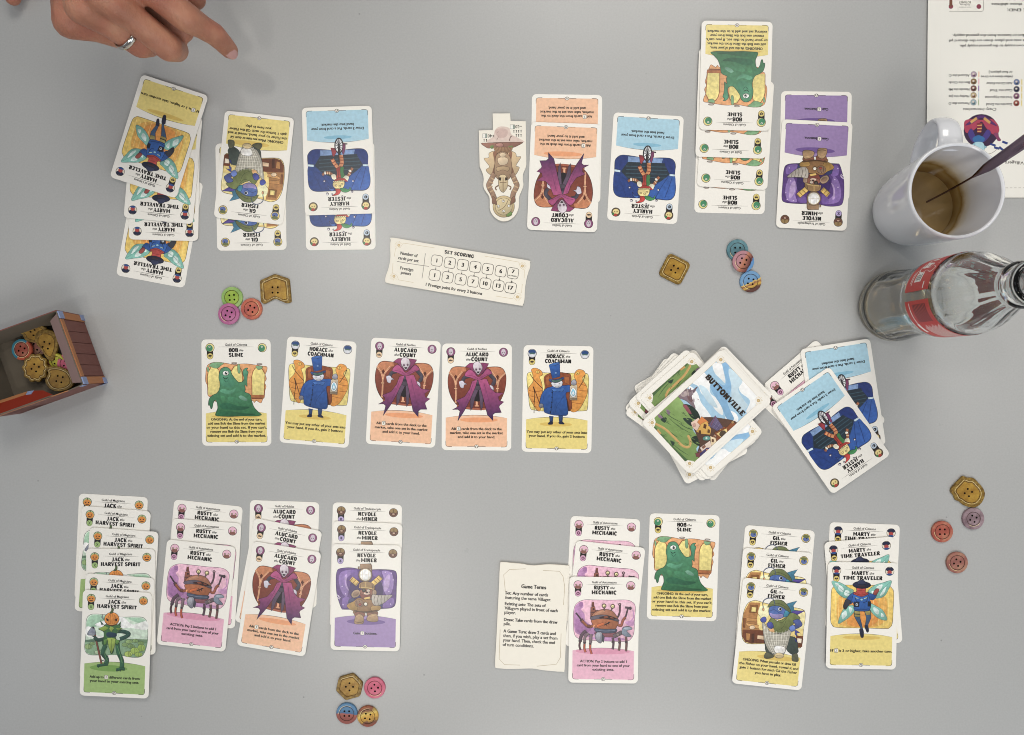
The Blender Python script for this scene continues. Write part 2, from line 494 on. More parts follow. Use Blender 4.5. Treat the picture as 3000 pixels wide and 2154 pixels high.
def guild(ink, cx, cy, g, r=2.35):
    base = {'Citizens': '#D9C46C', 'Nobles': '#E6C8A2', 'Artists': '#B9C9D8', 'Tradespeople': '#B3A4D0', 'Magicians': '#9FBE74', 'Automatons': '#DBA9C6'}[g]
    ink.e(cx, cy, r, r, base)
    d = '#3A2A24'
    if g == 'Automatons':
        for a in range(0, 360, 45): ink.e(cx + 1.25 * math.cos(R(a)), cy + 1.25 * math.sin(R(a)), .34, .34, '#6a2c52', n=8)
        ink.e(cx, cy, 1.15, 1.15, '#6a2c52', n=14); ink.e(cx, cy, .55, .55, base, n=10)
    elif g == 'Magicians':
        ink.ribbon([(cx - .9, cy - 1.3), (cx + .9, cy + 1.3)], .4, '#39502a'); ink.ribbon([(cx + .9, cy - 1.3), (cx - .9, cy + 1.3)], .4, '#39502a')
    elif g == 'Nobles':
        ink.add([(cx - 1.4, cy - .7), (cx + 1.4, cy - .7), (cx + 1.5, cy + .6), (cx + .7, cy), (cx, cy + 1), (cx - .7, cy), (cx - 1.5, cy + .6)], d)
    elif g == 'Tradespeople':
        ink.ribbon([(cx - 1, cy - 1), (cx + .9, cy + 1)], .5, '#40345e'); ink.ribbon([(cx + 1, cy - 1), (cx - .9, cy + 1)], .5, '#40345e'); ink.ribbon([(cx, cy - 1.4), (cx, cy + 1.2)], .4, '#40345e')
    elif g == 'Artists':
        ink.e(cx - .1, cy + .1, 1.35, 1.2, '#20262e', 20, n=16); ink.e(cx + .3, cy + .2, .5, .4, base, 0, n=10)
    else:
        ink.e(cx - .7, cy + .3, .8, .65, d, 30, n=12); ink.e(cx + .7, cy + .4, .75, .7, d, -30, n=12); ink.ribbon([(cx - .6, cy), (cx + .1, cy - 1.2), (cx + .7, cy + .2)], .55, d)

def badge_mesh(kind, g, double):
    ink = Ink(0.355)
    if double:
        ink.rrect(0, -4.1, 5.2, 11.0, 2.6, '#211B18'); guild(ink, 0, -7.0, g); head(ink, 0, 0, kind)
    else:
        head(ink, 0, 0, kind)
    return ink.mesh('badge')

PANEL = {'Y': '#E8D479', 'B': '#A6CFE1', 'O': '#F1BE98', 'V': '#9A80B4', 'P': '#E6AEC4', 'G': '#9CBB6E'}
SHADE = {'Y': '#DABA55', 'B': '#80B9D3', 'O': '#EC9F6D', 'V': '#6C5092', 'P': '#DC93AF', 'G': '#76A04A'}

KIND = {
 # kind: reference corners, guild, panel colour, title lines [(word, width, 'the' position)], shadow ellipse, rule text (first baseline, lines)
 'bob': (((135, 170), (970, 200), (98, 1445)), 'Citizens', 'Y', [('BOB', 7.8, 'R'), ('SLIME', 12, '')], (28, 63.2, 20, 1.6), (66.6, ['ONGOING: At the end of your turn,', 'add one Bob the Slime from the market', "or your hand to this set. If you can't,", 'remove one Bob the Slime from your', 'existing set and add it to the market.'])),
 'horace': (((1070, 101), (1828, 163), (980, 1266)), 'Citizens', 'Y', [('HORACE', 15, 'R'), ('COACHMAN', 21.5, '')], (27.5, 64.3, 13.3, 1.8), (71.6, ['You may put any other of your sets into', 'your hand. If you do, gain 2 buttons'])),
 'alucard': (((70, 115), (890, 118), (60, 1372)), 'Nobles', 'O', [('ALUCARD', 18.8, ''), ('COUNT', 13.5, 'L')], (30.3, 62.3, 15.6, 2.0), (70.6, ['Add # cards from the deck to the', 'market, take one set in the market', 'and add it to your hand.'])),
 'harley': (((905, 1370), (72, 1330), (993, 78)), 'Artists', 'B', [('HARLEY', 16, ''), ('JESTER', 14.7, 'L')], (28.4, 62.6, 11.5, 1.5), (70.4, ['Draw 3 cards. Put a card from your', 'hand into the market.'])),
 'gil': (((222, 118), (1058, 215), (95, 1380)), 'Citizens', 'Y', [('GIL', 5.8, 'R'), ('FISHER', 14.2, '')], (34, 62.8, 16, 2.2), (67.5, ['ONGOING: When you take or draw Gil', 'the Fisher to your hand, reveal it and', 'gain 1 button for each Gil the Fisher', 'you have in play.'])),
 'marty': (((169, 176), (1023, 197), (151, 1450)), 'Citizens', 'Y', [('MARTY', 13.7, 'R'), ('TIME TRAVELER', 32, '')], (28.6, 61.6, 15.5, 1.7), (73.5, ['If # is 3 or higher, take another turn.'])),
 'nevole': (((183, 133), (1000, 148), (157, 1402)), 'Tradespeople', 'V', [('NEVOLE', 15.2, ''), ('MINER', 13, 'L')], (28.9, 63.5, 15.9, 2.4), (74.0, ['Gain # buttons.'])),
 'jack': (((152, 105), (975, 147), (104, 1362)), 'Magicians', 'G', [('JACK', 10.2, 'R'), ('HARVEST SPIRIT', 33, '')], (23.3, 63.7, 15.6, 2.7), (72.2, ['Add up to # different cards from', 'your hand to your existing sets.'])),
 'rusty': (((110, 108), (945, 128), (100, 1380)), 'Automatons', 'P', [('RUSTY', 12.6, 'R'), ('MECHANIC', 20.4, '')], (28, 61.2, 22.3, 2.5), (70.4, ['ACTION: Pay 2 buttons to add 1', 'card from your hand to one of your', 'existing sets.'])),
}

def panel_mesh(kind):
    K = KIND[kind]
    ink = Ink(0.342)
    top = [(tx(3.2 + 50.2 * i / 12), ty(60.7 - 2.3 * (1 - ((i - 6) / 6) ** 2))) for i in range(13)]
    ink.add(top + [(tx(53.4), ty(83.2)), (tx(52.6), ty(84.2)), (tx(4), ty(84.2)), (tx(3.2), ty(83.2))], PANEL[K[2]])
    ink.ribbon(top, .32, '#3A312B', taper=True)
    sx, sy, rx, ry = K[4]
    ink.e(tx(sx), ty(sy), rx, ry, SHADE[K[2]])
    for s in (-1, 1):
        cx = 25.1 * s
        ink.ribbon([(cx, ty(79.6)), (cx, ty(82.6)), (cx - s * .5, ty(83.8)), (cx - s * 1.6, ty(84.3)), (cx - s * 5, ty(84.4))], .34, '#332A24')
        ink.ribbon([(0.5 * s, ty(84.1)), (3.5 * s, ty(84.15)), (7.5 * s, ty(84.2))], .3, '#332A24')
    ink.e(0, ty(84.0), 1.75, 1.45, '#F2EEE4', n=18); ink.ribbon([(1.6 * math.cos(R(a)), ty(84.0) + 1.35 * math.sin(R(a))) for a in range(0, 360, 24)], .32, '#2a221e', True)
    ink.ribbon([(-.6, ty(84.9)), (-.75, ty(84.0)), (0, ty(83.4)), (.75, ty(84.0)), (.6, ty(84.9))], .5, '#2a221e')
    return ink.mesh('text_panel')

def title_mesh(kind):
    K = KIND[kind]
    ink = Ink(0.346)
    ink.text('Guild of ' + K[1], 0, ty(5.25), 1.85, width=len('Guild of ' + K[1]) * 1.06, bold=0.035, col='#1c1713')
    ink.ribbon([(tx(13.6), ty(6.15)), (tx(20), ty(6.15)), (tx(28.5), ty(6.15)), (tx(37), ty(6.15)), (tx(43.6), ty(6.15))], .34, '#4a423a', taper=True)
    for i, (wd, width, the) in enumerate(K[3]):
        y = ty(10.3 + 3.95 * i)
        if the == 'R':
            tot = width + 4.4
            ink.slab(wd, -tot / 2, y, 3.1, width, 'L', '#0C0908')
            ink.text('the', tot / 2, y + .5, 1.9, 3.6, 'R', '#14100e', .03, shear=.35)
        elif the == 'L':
            tot = width + 4.2
            ink.slab(wd, tot / 2, y, 3.1, width, 'R', '#0C0908')
            ink.text('the', -tot / 2, y + .4, 1.9, 3.6, 'L', '#14100e', .03, shear=.35)
        else:
            ink.slab(wd, 0, y, 3.1, width, 'C', '#0C0908')
    return ink.mesh('title_lettering')

def rules_mesh(kind):
    y0, lines = KIND[kind][5]
    ink = Ink(0.37)
    ch = 1.27
    for i, ln in enumerate(lines):
        y = ty(y0 + 3.32 * i)
        if '#' in ln:
            a, b = ln.split('#')
            wa, wb = len(a.strip()) * ch, len(b.strip()) * ch
            tot = wa + wb + 4.4
            x = -tot / 2
            ink.text(a.strip(), x, y, 2.05, wa, 'L', '#0E0A08', .055)
            bx = x + wa + 2.2
            ink.rrect(bx, y + 1.0, 2.9, 3.2, .6, '#EFEBE0'); ink.rrect(bx, y + 1.0, 2.9, 3.2, .6, '#2a221e', .26)
            ink.text('X', bx, y, 2.1, 1.4, 'C', '#231C18', .02)
            ink.text(b.strip(), x + wa + 4.4, y, 2.05, wb, 'L', '#0E0A08', .055)
        else:
            ink.text(ln, 0, y, 2.05, len(ln) * ch, 'C', '#0E0A08', .055)
    return ink.mesh('rules_lettering')

# ---- pictures: each is drawn as its own frame (scenery) and figure
def bob(b, f):
    b.oc = '#6A3A1C'
    b.s('190,500 225,465 290,450 400,462 520,485 640,480 760,497 850,515 912,527 910,575 890,620 903,670 880,715 895,760 878,820 870,890 850,912 828,956 800,945 770,928 745,950 715,925 500,915 300,920 265,905 252,870 195,850 188,790 200,740 170,680 172,600', '#E8A66C', 1.4)
    for y in (560, 640, 720, 790): b.l('640,%d 715,%d' % (y, y + 4), 4, '#C98450')
    for s in ('190,835 190,620 205,560 240,505 290,498 335,545 345,850', '480,565 520,505 560,497 605,550 617,620 612,700 500,705', '722,857 726,640 742,580 770,540 812,524 860,555 888,615 868,862'):
        b.p(s, '#EBDA82', 0); b.l(s, 9, '#8F5226', smooth=False)
    b.p('700,858 878,864 870,894 706,890', '#B06A38'); b.l('716,900 850,905', 14, '#7d4526')
    for s in ('212,495 250,457 330,450 395,466 360,492 322,522 270,516 238,500', '560,490 586,490 593,570 577,597 560,570', '785,512 860,522 850,548 812,558 790,540', '190,520 205,500 215,540 200,570'): b.s(s, '#7FAF80', 1)
    for x, y in ((522, 468), (826, 492)): b.e(x, y, 33, 10, '#8F8A84', 3, 1); b.e(x, y - 2, 22, 5, '#c0bcb4', 3)
    f.oc = '#17392C'
    f.s('345,560 375,522 430,514 470,545 492,605 545,680 580,702 618,690 632,650 622,600 622,565 650,537 684,534 668,558 688,580 676,625 668,700 668,752 650,738 640,735 645,790 640,820 700,852 716,925 742,1005 790,1062 828,1100 750,1112 600,1106 450,1106 330,1097 274,1086 286,1040 302,1000 298,935 276,905 252,935 236,995 220,1004 210,965 194,962 195,920 215,870 260,837 302,820 332,770 342,700 330,640', '#33724A', 1.4, g=('#52936E', -14, 18))
    for s, c in (('360,610 400,560 450,560 470,620 520,700 470,760 390,740 350,700', '#4E9472'), ('560,872 600,860 662,905 650,926 590,906', '#6A9C84'), ('330,960 420,940 560,985 690,1000 600,1035 470,1025 360,1010', '#286648'), ('300,1060 420,1040 600,1070 760,1090 600,1100 400,1095', '#25603F'), ('340,800 420,835 490,825 530,770 460,795 380,770', '#5AA07C'), ('430,870 520,880 600,930 540,950 450,920', '#43875F'), ('640,570 665,560 660,640 645,690 635,640', '#4E9474'), ('350,860 395,870 400,930 350,925', '#44885C')): f.s(s, c, 0)
    f.e(415, 585, 40, 31, '#17392C'); f.e(415, 585, 35, 27, '#EDF0E4'); f.e(421, 583, 14, 19, '#22302c'); f.e(426, 576, 5, 6, '#FFFFFF')
    f.l('384,632 408,652 442,638', 8, '#17392C'); f.l('395,665 420,690 450,660', 5, '#1f5040')

def horace(b, f):
    b.s('1085,450 1125,402 1250,415 1400,430 1560,440 1718,450 1755,490 1745,640 1725,830 1690,860 1500,852 1300,842 1150,820 1102,790 1090,650', '#EAD67A', 1.4)
    for s in ('1138,372 1190,362 1248,398 1256,440 1222,462 1240,520 1247,610 1232,710 1212,815 1186,832 1148,780 1096,665 1092,580 1150,505 1150,430', '1598,470 1640,408 1700,418 1722,462 1684,512 1722,580 1736,650 1700,742 1622,852 1540,852 1540,700 1620,560'): b.s(s, '#E2973A', 1.2)
    for s in ('1100,600 1170,620 1240,610', '1110,660 1180,680 1235,665', '1130,720 1190,735 1228,720', '1150,780 1190,790', '1640,560 1690,575 1722,590', '1610,620 1680,640 1732,645', '1580,690 1650,705 1710,710', '1560,760 1620,775 1660,780'): b.l(s, 6, '#A9601E')
    for x, y in ((1205, 405), (1640, 448)): b.e(x, y, 20, 16, '#F1C65A', 0, 1); b.e(x, y, 6, 6, '#6a3a10')
    b.s('1280,455 1400,420 1520,440 1565,472 1552,650 1532,850 1280,720 1274,560', '#8A4726', 1.2)
    b.p('1290,470 1330,455 1330,560 1290,560', '#A8602F'); b.p('1490,470 1545,480 1540,560 1490,540', '#A8602F'); b.l('1500,720 1520,850', 22, '#4a2616')
    b.l('1120,420 1170,500 1250,590', 7, '#4a2a14'); b.l('1720,470 1690,540 1640,610', 7, '#4a2a14')
    f.oc = '#101c38'
    f.l('1216,780 1180,660 1150,565', 9, '#6a3a1c', False); f.l('1146,560 1160,640 1148,740 1140,850', 7, '#2f1c10')
    f.p('1303,893 1347,900 1337,962 1308,964', '#2A4472'); f.p('1404,898 1452,902 1442,968 1410,964', '#2A4472')
    f.s('1285,982 1308,957 1336,962 1332,987', '#1c2540'); f.s('1404,966 1436,962 1464,992 1410,986', '#1c2540')
    f.s('1335,578 1400,562 1480,570 1545,572 1560,600 1552,642 1500,655 1506,760 1506,886 1440,898 1350,885 1258,852 1246,795 1208,752 1235,650 1290,590', '#2858A2', 1.3, g=('#22467F', 4, -16))
    f.l('1352,610 1345,720 1318,880', 7, '#16315e'); f.l('1480,690 1400,780 1370,860', 5, '#1c3d74'); f.l('1500,655 1440,720', 5, '#1c3d74'); f.l('1260,660 1240,740', 5, '#1c3d74')
    for x, y in ((1350, 640), (1346, 690), (1340, 745), (1330, 800), (1318, 852)): f.e(x, y, 8, 8, '#101c38')
    f.s('1350,600 1410,605 1480,598 1460,640 1410,625 1370,632', '#3C6CB2', 1)
    f.s('1352,528 1462,520 1458,572 1412,590 1362,572', '#DCDDE4', 1); f.l('1385,575 1412,580 1440,572', 4, '#6a6a78'); f.e(1385, 548, 6, 4, '#444444'); f.e(1432, 545, 6, 4, '#444444')
    f.s('1326,490 1400,500 1482,478 1480,502 1410,535 1340,520', '#33508A', 1); f.s('1352,502 1400,508 1462,495 1455,520 1400,532 1360,522', '#4C7064', 1)
    f.p('1333,342 1451,320 1446,470 1360,488', '#2858A2', 1.3); f.e(1392, 332, 60, 15, '#3A6DB8', -10, 1); f.e(1402, 428, 11, 11, '#6f96cc')
    f.p('1546,580 1626,574 1616,736 1534,731', '#C7B69C', 1.2); f.e(1579, 655, 34, 52, '#F2F8FA', 4, 1); f.s('1579,610 1602,660 1580,692 1556,660', '#7FBED6', 0); f.s('1579,640 1592,665 1580,682 1567,665', '#E8F6FA', 0)
    f.p('1540,712 1620,718 1618,740 1534,734', '#8a7860'); f.s('1560,560 1575,520 1605,515 1622,550 1600,575', '#9C9CA8', 1)
    f.e(1222, 775, 26, 24, '#7C7C86', 0, 1)

def alucard(b, f):
    b.oc = '#34140E'
    b.s('165,430 205,393 280,386 480,402 690,386 775,405 814,470 820,560 800,680 742,800 655,868 560,892 350,886 255,850 182,760 142,640 138,520', '#6B2A1C', 1.5, g=('#8E4530', -12, 22))
    b.p('165,432 205,394 340,392 352,438 300,452 228,530 150,452', '#C77F55', 0); b.p('610,400 690,387 775,406 812,466 722,530 652,440', '#C77F55', 0)
    for s in ('150,452 212,540 228,640 228,815', '306,448 246,530 230,600', '812,462 744,534 720,630 722,800', '645,438 704,530 718,600'): b.l(s, 17, '#E6AE84'); b.l(s, 4, '#9c5c3c')
    for x in (228, 720): b.p('%d,482 %d,505 %d,530 %d,506' % (x, x + 17, x, x - 17), '#5e281a'); b.p('%d,636 %d,636 %d,652 %d,652' % (x - 18, x + 18, x + 18, x - 18), '#E6AE84')
    b.l('240,850 400,880 560,886 690,845', 22, '#A65A3E'); b.l('475,790 475,850', 24, '#E0A27A'); b.l('452,848 498,850', 14, '#E0A27A')
    f.oc = '#2A1026'
    f.p('398,792 455,660 500,640 552,760 562,802 515,786 490,800 440,786', '#17121A', 0)
    f.l('388,500 332,515 308,562', 36, '#47424F', o=1); f.l('628,478 684,545 660,605', 38, '#47424F', o=1)
    f.s('268,562 310,552 330,575 362,594 330,602 318,640 285,632 272,600', '#CFC9D6', 1); f.s('578,652 625,604 668,622 672,668 652,648 640,656 622,636', '#CFC9D6', 1)
    f.p('456,615 502,640 452,760 428,870 404,906 398,800 420,700', '#5D4A60', 1); f.p('498,640 532,625 548,760 546,860 524,913 514,820 505,720', '#5D4A60', 1)
    f.s('448,560 480,548 524,560 532,635 495,662 452,640', '#544A58', 1); f.p('470,590 510,585 512,610 470,612', '#2c2c3c')
    f.p('482,540 422,558 392,650 332,740 228,788 262,815 264,852 188,896 250,890 276,912 250,1030 330,905 402,765 462,620', '#4B2558', 1.3, g=('#B04E80', -15, 13))
    f.p('490,545 592,528 640,640 692,690 790,694 728,742 736,782 796,800 744,842 738,862 766,926 690,930 664,952 668,1024 600,952 552,762 520,640', '#4B2558', 1.3, g=('#B04E80', -15, 13))
    f.l('430,600 390,720 330,850', 5, '#6f2e5c'); f.l('560,580 600,720 650,900', 5, '#6f2e5c')
    f.p('343,386 395,346 432,344 552,342 618,350 592,400 545,462 490,492 430,452 396,405', '#8E3A68', 1.2)
    f.s('332,490 385,420 440,450 490,505 540,472 600,412 657,462 600,492 500,547 400,515', '#B04E80', 1.2); f.l('360,485 440,500 490,530', 5, '#7a3058'); f.l('620,470 560,495 505,525', 5, '#7a3058')
    f.p('432,388 452,430 440,442', '#B5A8B4', 1); f.p('545,372 528,428 540,432', '#B5A8B4', 1)
    f.s('434,402 440,348 486,326 530,358 534,420 508,468 490,480 468,460', '#D2C7CF', 1.2)
    f.e(468, 420, 13, 15, '#8A6E82'); f.e(512, 414, 13, 15, '#8A6E82'); f.e(470, 422, 5, 7, '#2a2028'); f.e(512, 416, 5, 7, '#2a2028'); f.s('474,446 508,444 500,462 484,462', '#2A2028', 0)

def harley(b, f):
    b.oc = '#131A33'
    b.s('180,600 240,552 350,555 540,582 740,576 850,592 890,660 880,780 892,940 870,1040 810,1082 680,1075 500,1062 360,1060 220,1050 160,1000 150,900 165,760 168,660', '#24417F', 1.5)
    b.p('330,565 740,588 725,645 325,632', '#7E9CC9', 0); b.p('245,742 325,630 765,642 832,765 715,860 520,935 335,850', '#24323E', 0)
    for y in (680, 720, 765, 810): b.l('300,%d 790,%d' % (y, y + 8), 10, '#34505F')
    b.s('160,765 245,775 350,850 470,950 520,1048 360,1052 222,1042 158,985', '#3060B0', 0, g=('#24468c', -20, -5)); b.s('885,795 820,795 720,855 605,960 565,1050 700,1066 815,1072 880,1005', '#3060B0', 0)
    b.p('180,612 240,558 330,563 292,660 235,735 168,725', '#22377A', 0); b.p('740,582 850,596 886,660 880,772 820,770 772,680', '#22377A', 0)
    for s in ('200,790 250,900 300,1040', '250,800 360,920 430,1045', '850,810 810,930 760,1060', '800,810 720,930 650,1060', '200,600 205,660 200,720', '260,570 240,650 215,725', '830,610 840,690 850,765', '780,600 810,690 830,765'): b.l(s, 7, '#1C3878')
    b.p('163,718 236,730 233,757 164,746', '#CBE0EC'); b.p('819,768 882,774 880,799 819,795', '#CBE0EC')
    f.oc = '#241412'
    f.e(558, 525, 55, 95, '#26262C', 6); f.e(558, 525, 41, 80, '#E4E6E8', 6)
    for a in range(0, 180, 30): f.l('%f,%f %f,%f' % (558 + 42 * math.cos(R(a)), 525 + 82 * math.sin(R(a)), 558 - 42 * math.cos(R(a)), 525 - 82 * math.sin(R(a))), 7, '#2A2A30')
    f.l('556,535 548,720', 24, '#332C30', o=1); f.l('610,505 660,514', 14, '#3a2a2c')
    f.p('458,545 502,552 522,598 486,655 470,640', '#96323C'); f.p('606,502 638,508 632,560 606,640 588,620', '#7E3A62')
    f.l('462,680 488,742 520,785', 40, '#D08A58', o=1); f.l('572,640 572,735 545,785', 44, '#D08A58', o=1)
    for s in ('442,690 482,680', '455,728 500,708', '475,762 515,738', '550,665 595,668', '550,700 595,704', '546,738 590,742'): f.l(s, 12, '#93472E')
    f.s('500,800 560,778 580,850 592,945 478,942 502,860', '#B03A30', 1); f.s('545,795 592,788 582,850 604,925 552,935', '#3F7E48', 1); f.l('520,790 515,930', 6, '#5a1c1a')
    f.l('480,905 430,852 372,838 325,862', 28, '#9E6242', o=1); f.l('590,925 640,885 672,832 695,806', 30, '#9E6242', o=1); f.l('420,830 408,862', 10, '#E6C49A'); f.l('395,828 384,858', 10, '#E6C49A'); f.l('640,860 662,885', 10, '#E6C49A')
    f.s('432,868 482,868 486,930 442,922', '#EAE2CA', 1); f.s('560,932 600,888 642,910 612,962', '#EAE2CA', 1); f.e(362, 840, 13, 22, '#F2EEE0', 0, 1); f.e(660, 838, 20, 15, '#F2EEE0', 30, 1)
    f.p('470,930 520,905 590,925 625,965 560,955 520,965 450,958', '#B0362C')
    f.s('446,965 520,942 578,962 572,1012 540,1042 482,1042 444,1012', '#EED992', 1)
    for x, y in ((478, 1000), (520, 1010), (548, 990)): f.e(x, y, 15, 12, '#8a6a22'); f.e(x, y, 8, 6, '#F4E6B0')
    for x in range(455, 580, 24): f.e(x, 952, 10, 8, '#EFE0A8', 0, 1)
    f.s('466,1040 522,1045 522,1082 490,1112 418,1120 458,1096 468,1070', '#C63C36', 1); f.s('520,1040 572,1038 622,1060 640,1030 645,1068 592,1092 540,1078', '#3F8E54', 1); f.s('378,992 400,1030 450,1036 432,1062 390,1044', '#3C66AE', 1)
    for x, y, r_ in ((345, 935, 15), (686, 960, 15), (364, 1092, 17), (661, 1089, 15), (420, 1102, 11), (540, 1136, 12)): f.e(x, y, r_, r_, '#3a3648', 0, 0, 14); f.e(x - 3, y + 3, r_ * .6, r_ * .6, '#EDE6EC', 0, 0, 10)

def gil(b, f):
    b.oc = '#3A2010'
    b.s('300,412 380,394 500,430 700,470 870,490 955,522 970,600 950,750 940,900 918,962 880,966 700,930 500,912 330,912 250,890 214,820 210,680 230,540 260,460', '#EFD684', 1.5)
    b.p('252,500 302,414 432,420 412,520 392,600 400,700 425,742 475,762 492,905 330,908 252,886 216,820 214,680 232,545', '#B07A42', 0); b.p('218,738 482,752 494,905 330,908 252,886 216,820', '#6E3A1E', 0)
    b.p('308,445 402,452 392,545 300,535', '#8a5a2c'); b.p('328,470 384,476 376,532 322,525', '#E9D27E'); b.p('270,600 395,610 385,650 270,640', '#C68E4E'); b.p('262,660 420,690 400,730 270,690', '#D9A25E'); b.e(336, 715, 34, 24, '#E3C8A4', 0, 1)
    for s, c in (('262,780 312,790 306,872 266,862', '#BC8244'), ('400,808 474,815 474,864 396,852', '#E0C09A'), ('330,790 360,790 360,895 330,895', '#4a2412'), ('230,600 255,600 250,720 226,715', '#8a5228')): b.p(s, c)
    b.p('872,492 954,524 968,600 952,742 870,742', '#F1E4A6', 0); b.p('860,815 946,826 936,952 918,961 880,962', '#6E3A1E', 0); b.p('876,850 932,856 926,912 872,902', '#E8DAC4')
    b.s('425,470 520,462 535,560 475,640 412,570', '#F7F0BE', 0); b.l('395,540 440,600', 4, '#6a4a20')
    f.oc = '#1B1E2E'
    f.p('728,442 790,425 872,404 826,460 836,512 880,520 962,522 862,562 760,562', '#3E7690', 1); f.p('820,524 962,526 872,572 790,564', '#5A4A9C', 1)
    f.s('480,800 560,830 602,1000 580,1052 505,1005 490,930', '#4A5248', 1); f.s('758,830 862,852 884,960 890,1012 840,1052 760,1002 745,930', '#3E4A44', 1)
    f.s('478,1062 510,1014 570,1038 602,1062 560,1086 500,1087', '#5A5A42', 1); f.s('820,1050 872,1030 892,1090 886,1128 830,1124 814,1100', '#5A5A42', 1)
    f.p('850,745 914,790 868,784 880,832 846,800', '#4a4f9a'); f.p('845,830 884,905 850,884', '#3a4288')
    f.s('570,600 640,640 740,600 800,545 872,570 908,616 852,652 826,682 802,762 700,792 600,772 590,722 540,682 520,672', '#707B46', 1.2); f.l('740,640 700,720 620,760', 5, '#4a5230'); f.l('640,645 690,660 750,610', 5, '#4a5230')
    f.s('824,642 892,624 934,680 916,712 850,742 800,752 800,706 852,690', '#4E5C9A', 1.2); f.s('508,672 560,650 592,702 570,732 530,722', '#4A529E', 1)
    f.s('455,640 520,722 560,772 680,792 802,742 790,822 762,932 722,1032 680,1082 622,1077 600,1032 540,1002 490,902 468,782', '#A9A596', 1)
    for i in range(9): f.l('%d,%d %d,%d %d,%d' % (480 + i * 36, 700 + min(i, 5) * 16 - max(0, i - 5) * 12, 505 + i * 30, 860, 590 + i * 14, 1040), 4, '#E6E2D6')
    for y in range(780, 1040, 30): f.l('%d,%d %d,%d' % (490 + (y - 780) * .35, y, 792 - (y - 780) * .32, y + 6), 4, '#E0DCCE')
    f.s('612,942 722,952 732,1012 680,1032 610,1012', '#F0ECE4', 1); f.e(662, 1054, 56, 32, '#CDB88A', 6, 1); f.l('620,1050 700,1058', 4, '#8a744a')
    f.s('778,722 820,692 854,722 842,758 800,768', '#6A82C8', 1); f.s('432,616 480,588 504,616 492,652 450,654', '#4E5AAE', 1); f.s('540,745 590,735 600,770 560,770', '#D9A46A', 0)
    f.s('532,500 560,460 620,452 700,460 742,500 737,562 700,602 640,618 570,602 538,560', '#5C70AC', 1.2, g=('#84789E', -2, -8)); f.s('545,545 600,560 690,560 702,592 640,614 570,598', '#988CBE', 0); f.l('548,520 600,505 650,540 700,560', 5, '#2c3870')
    f.e(666, 500, 23, 23, '#D4DCEC', 0, 1); f.e(670, 498, 13, 15, '#161826'); f.s('730,520 772,530 762,582 710,592', '#3D8AA4', 1)
    f.s('518,472 560,408 620,388 690,398 742,440 787,500 792,542 740,512 680,472 600,456 550,468', '#6C7548', 1.2); f.l('560,450 640,430 730,470', 5, '#474e2c')
    f.l('606,450 592,392 550,366 490,380 460,420 466,480', 9, '#4A5674'); f.e(467, 502, 12, 18, '#E2A474', 0, 1); f.e(635, 632, 11, 11, '#EDEAE0', 0, 1)

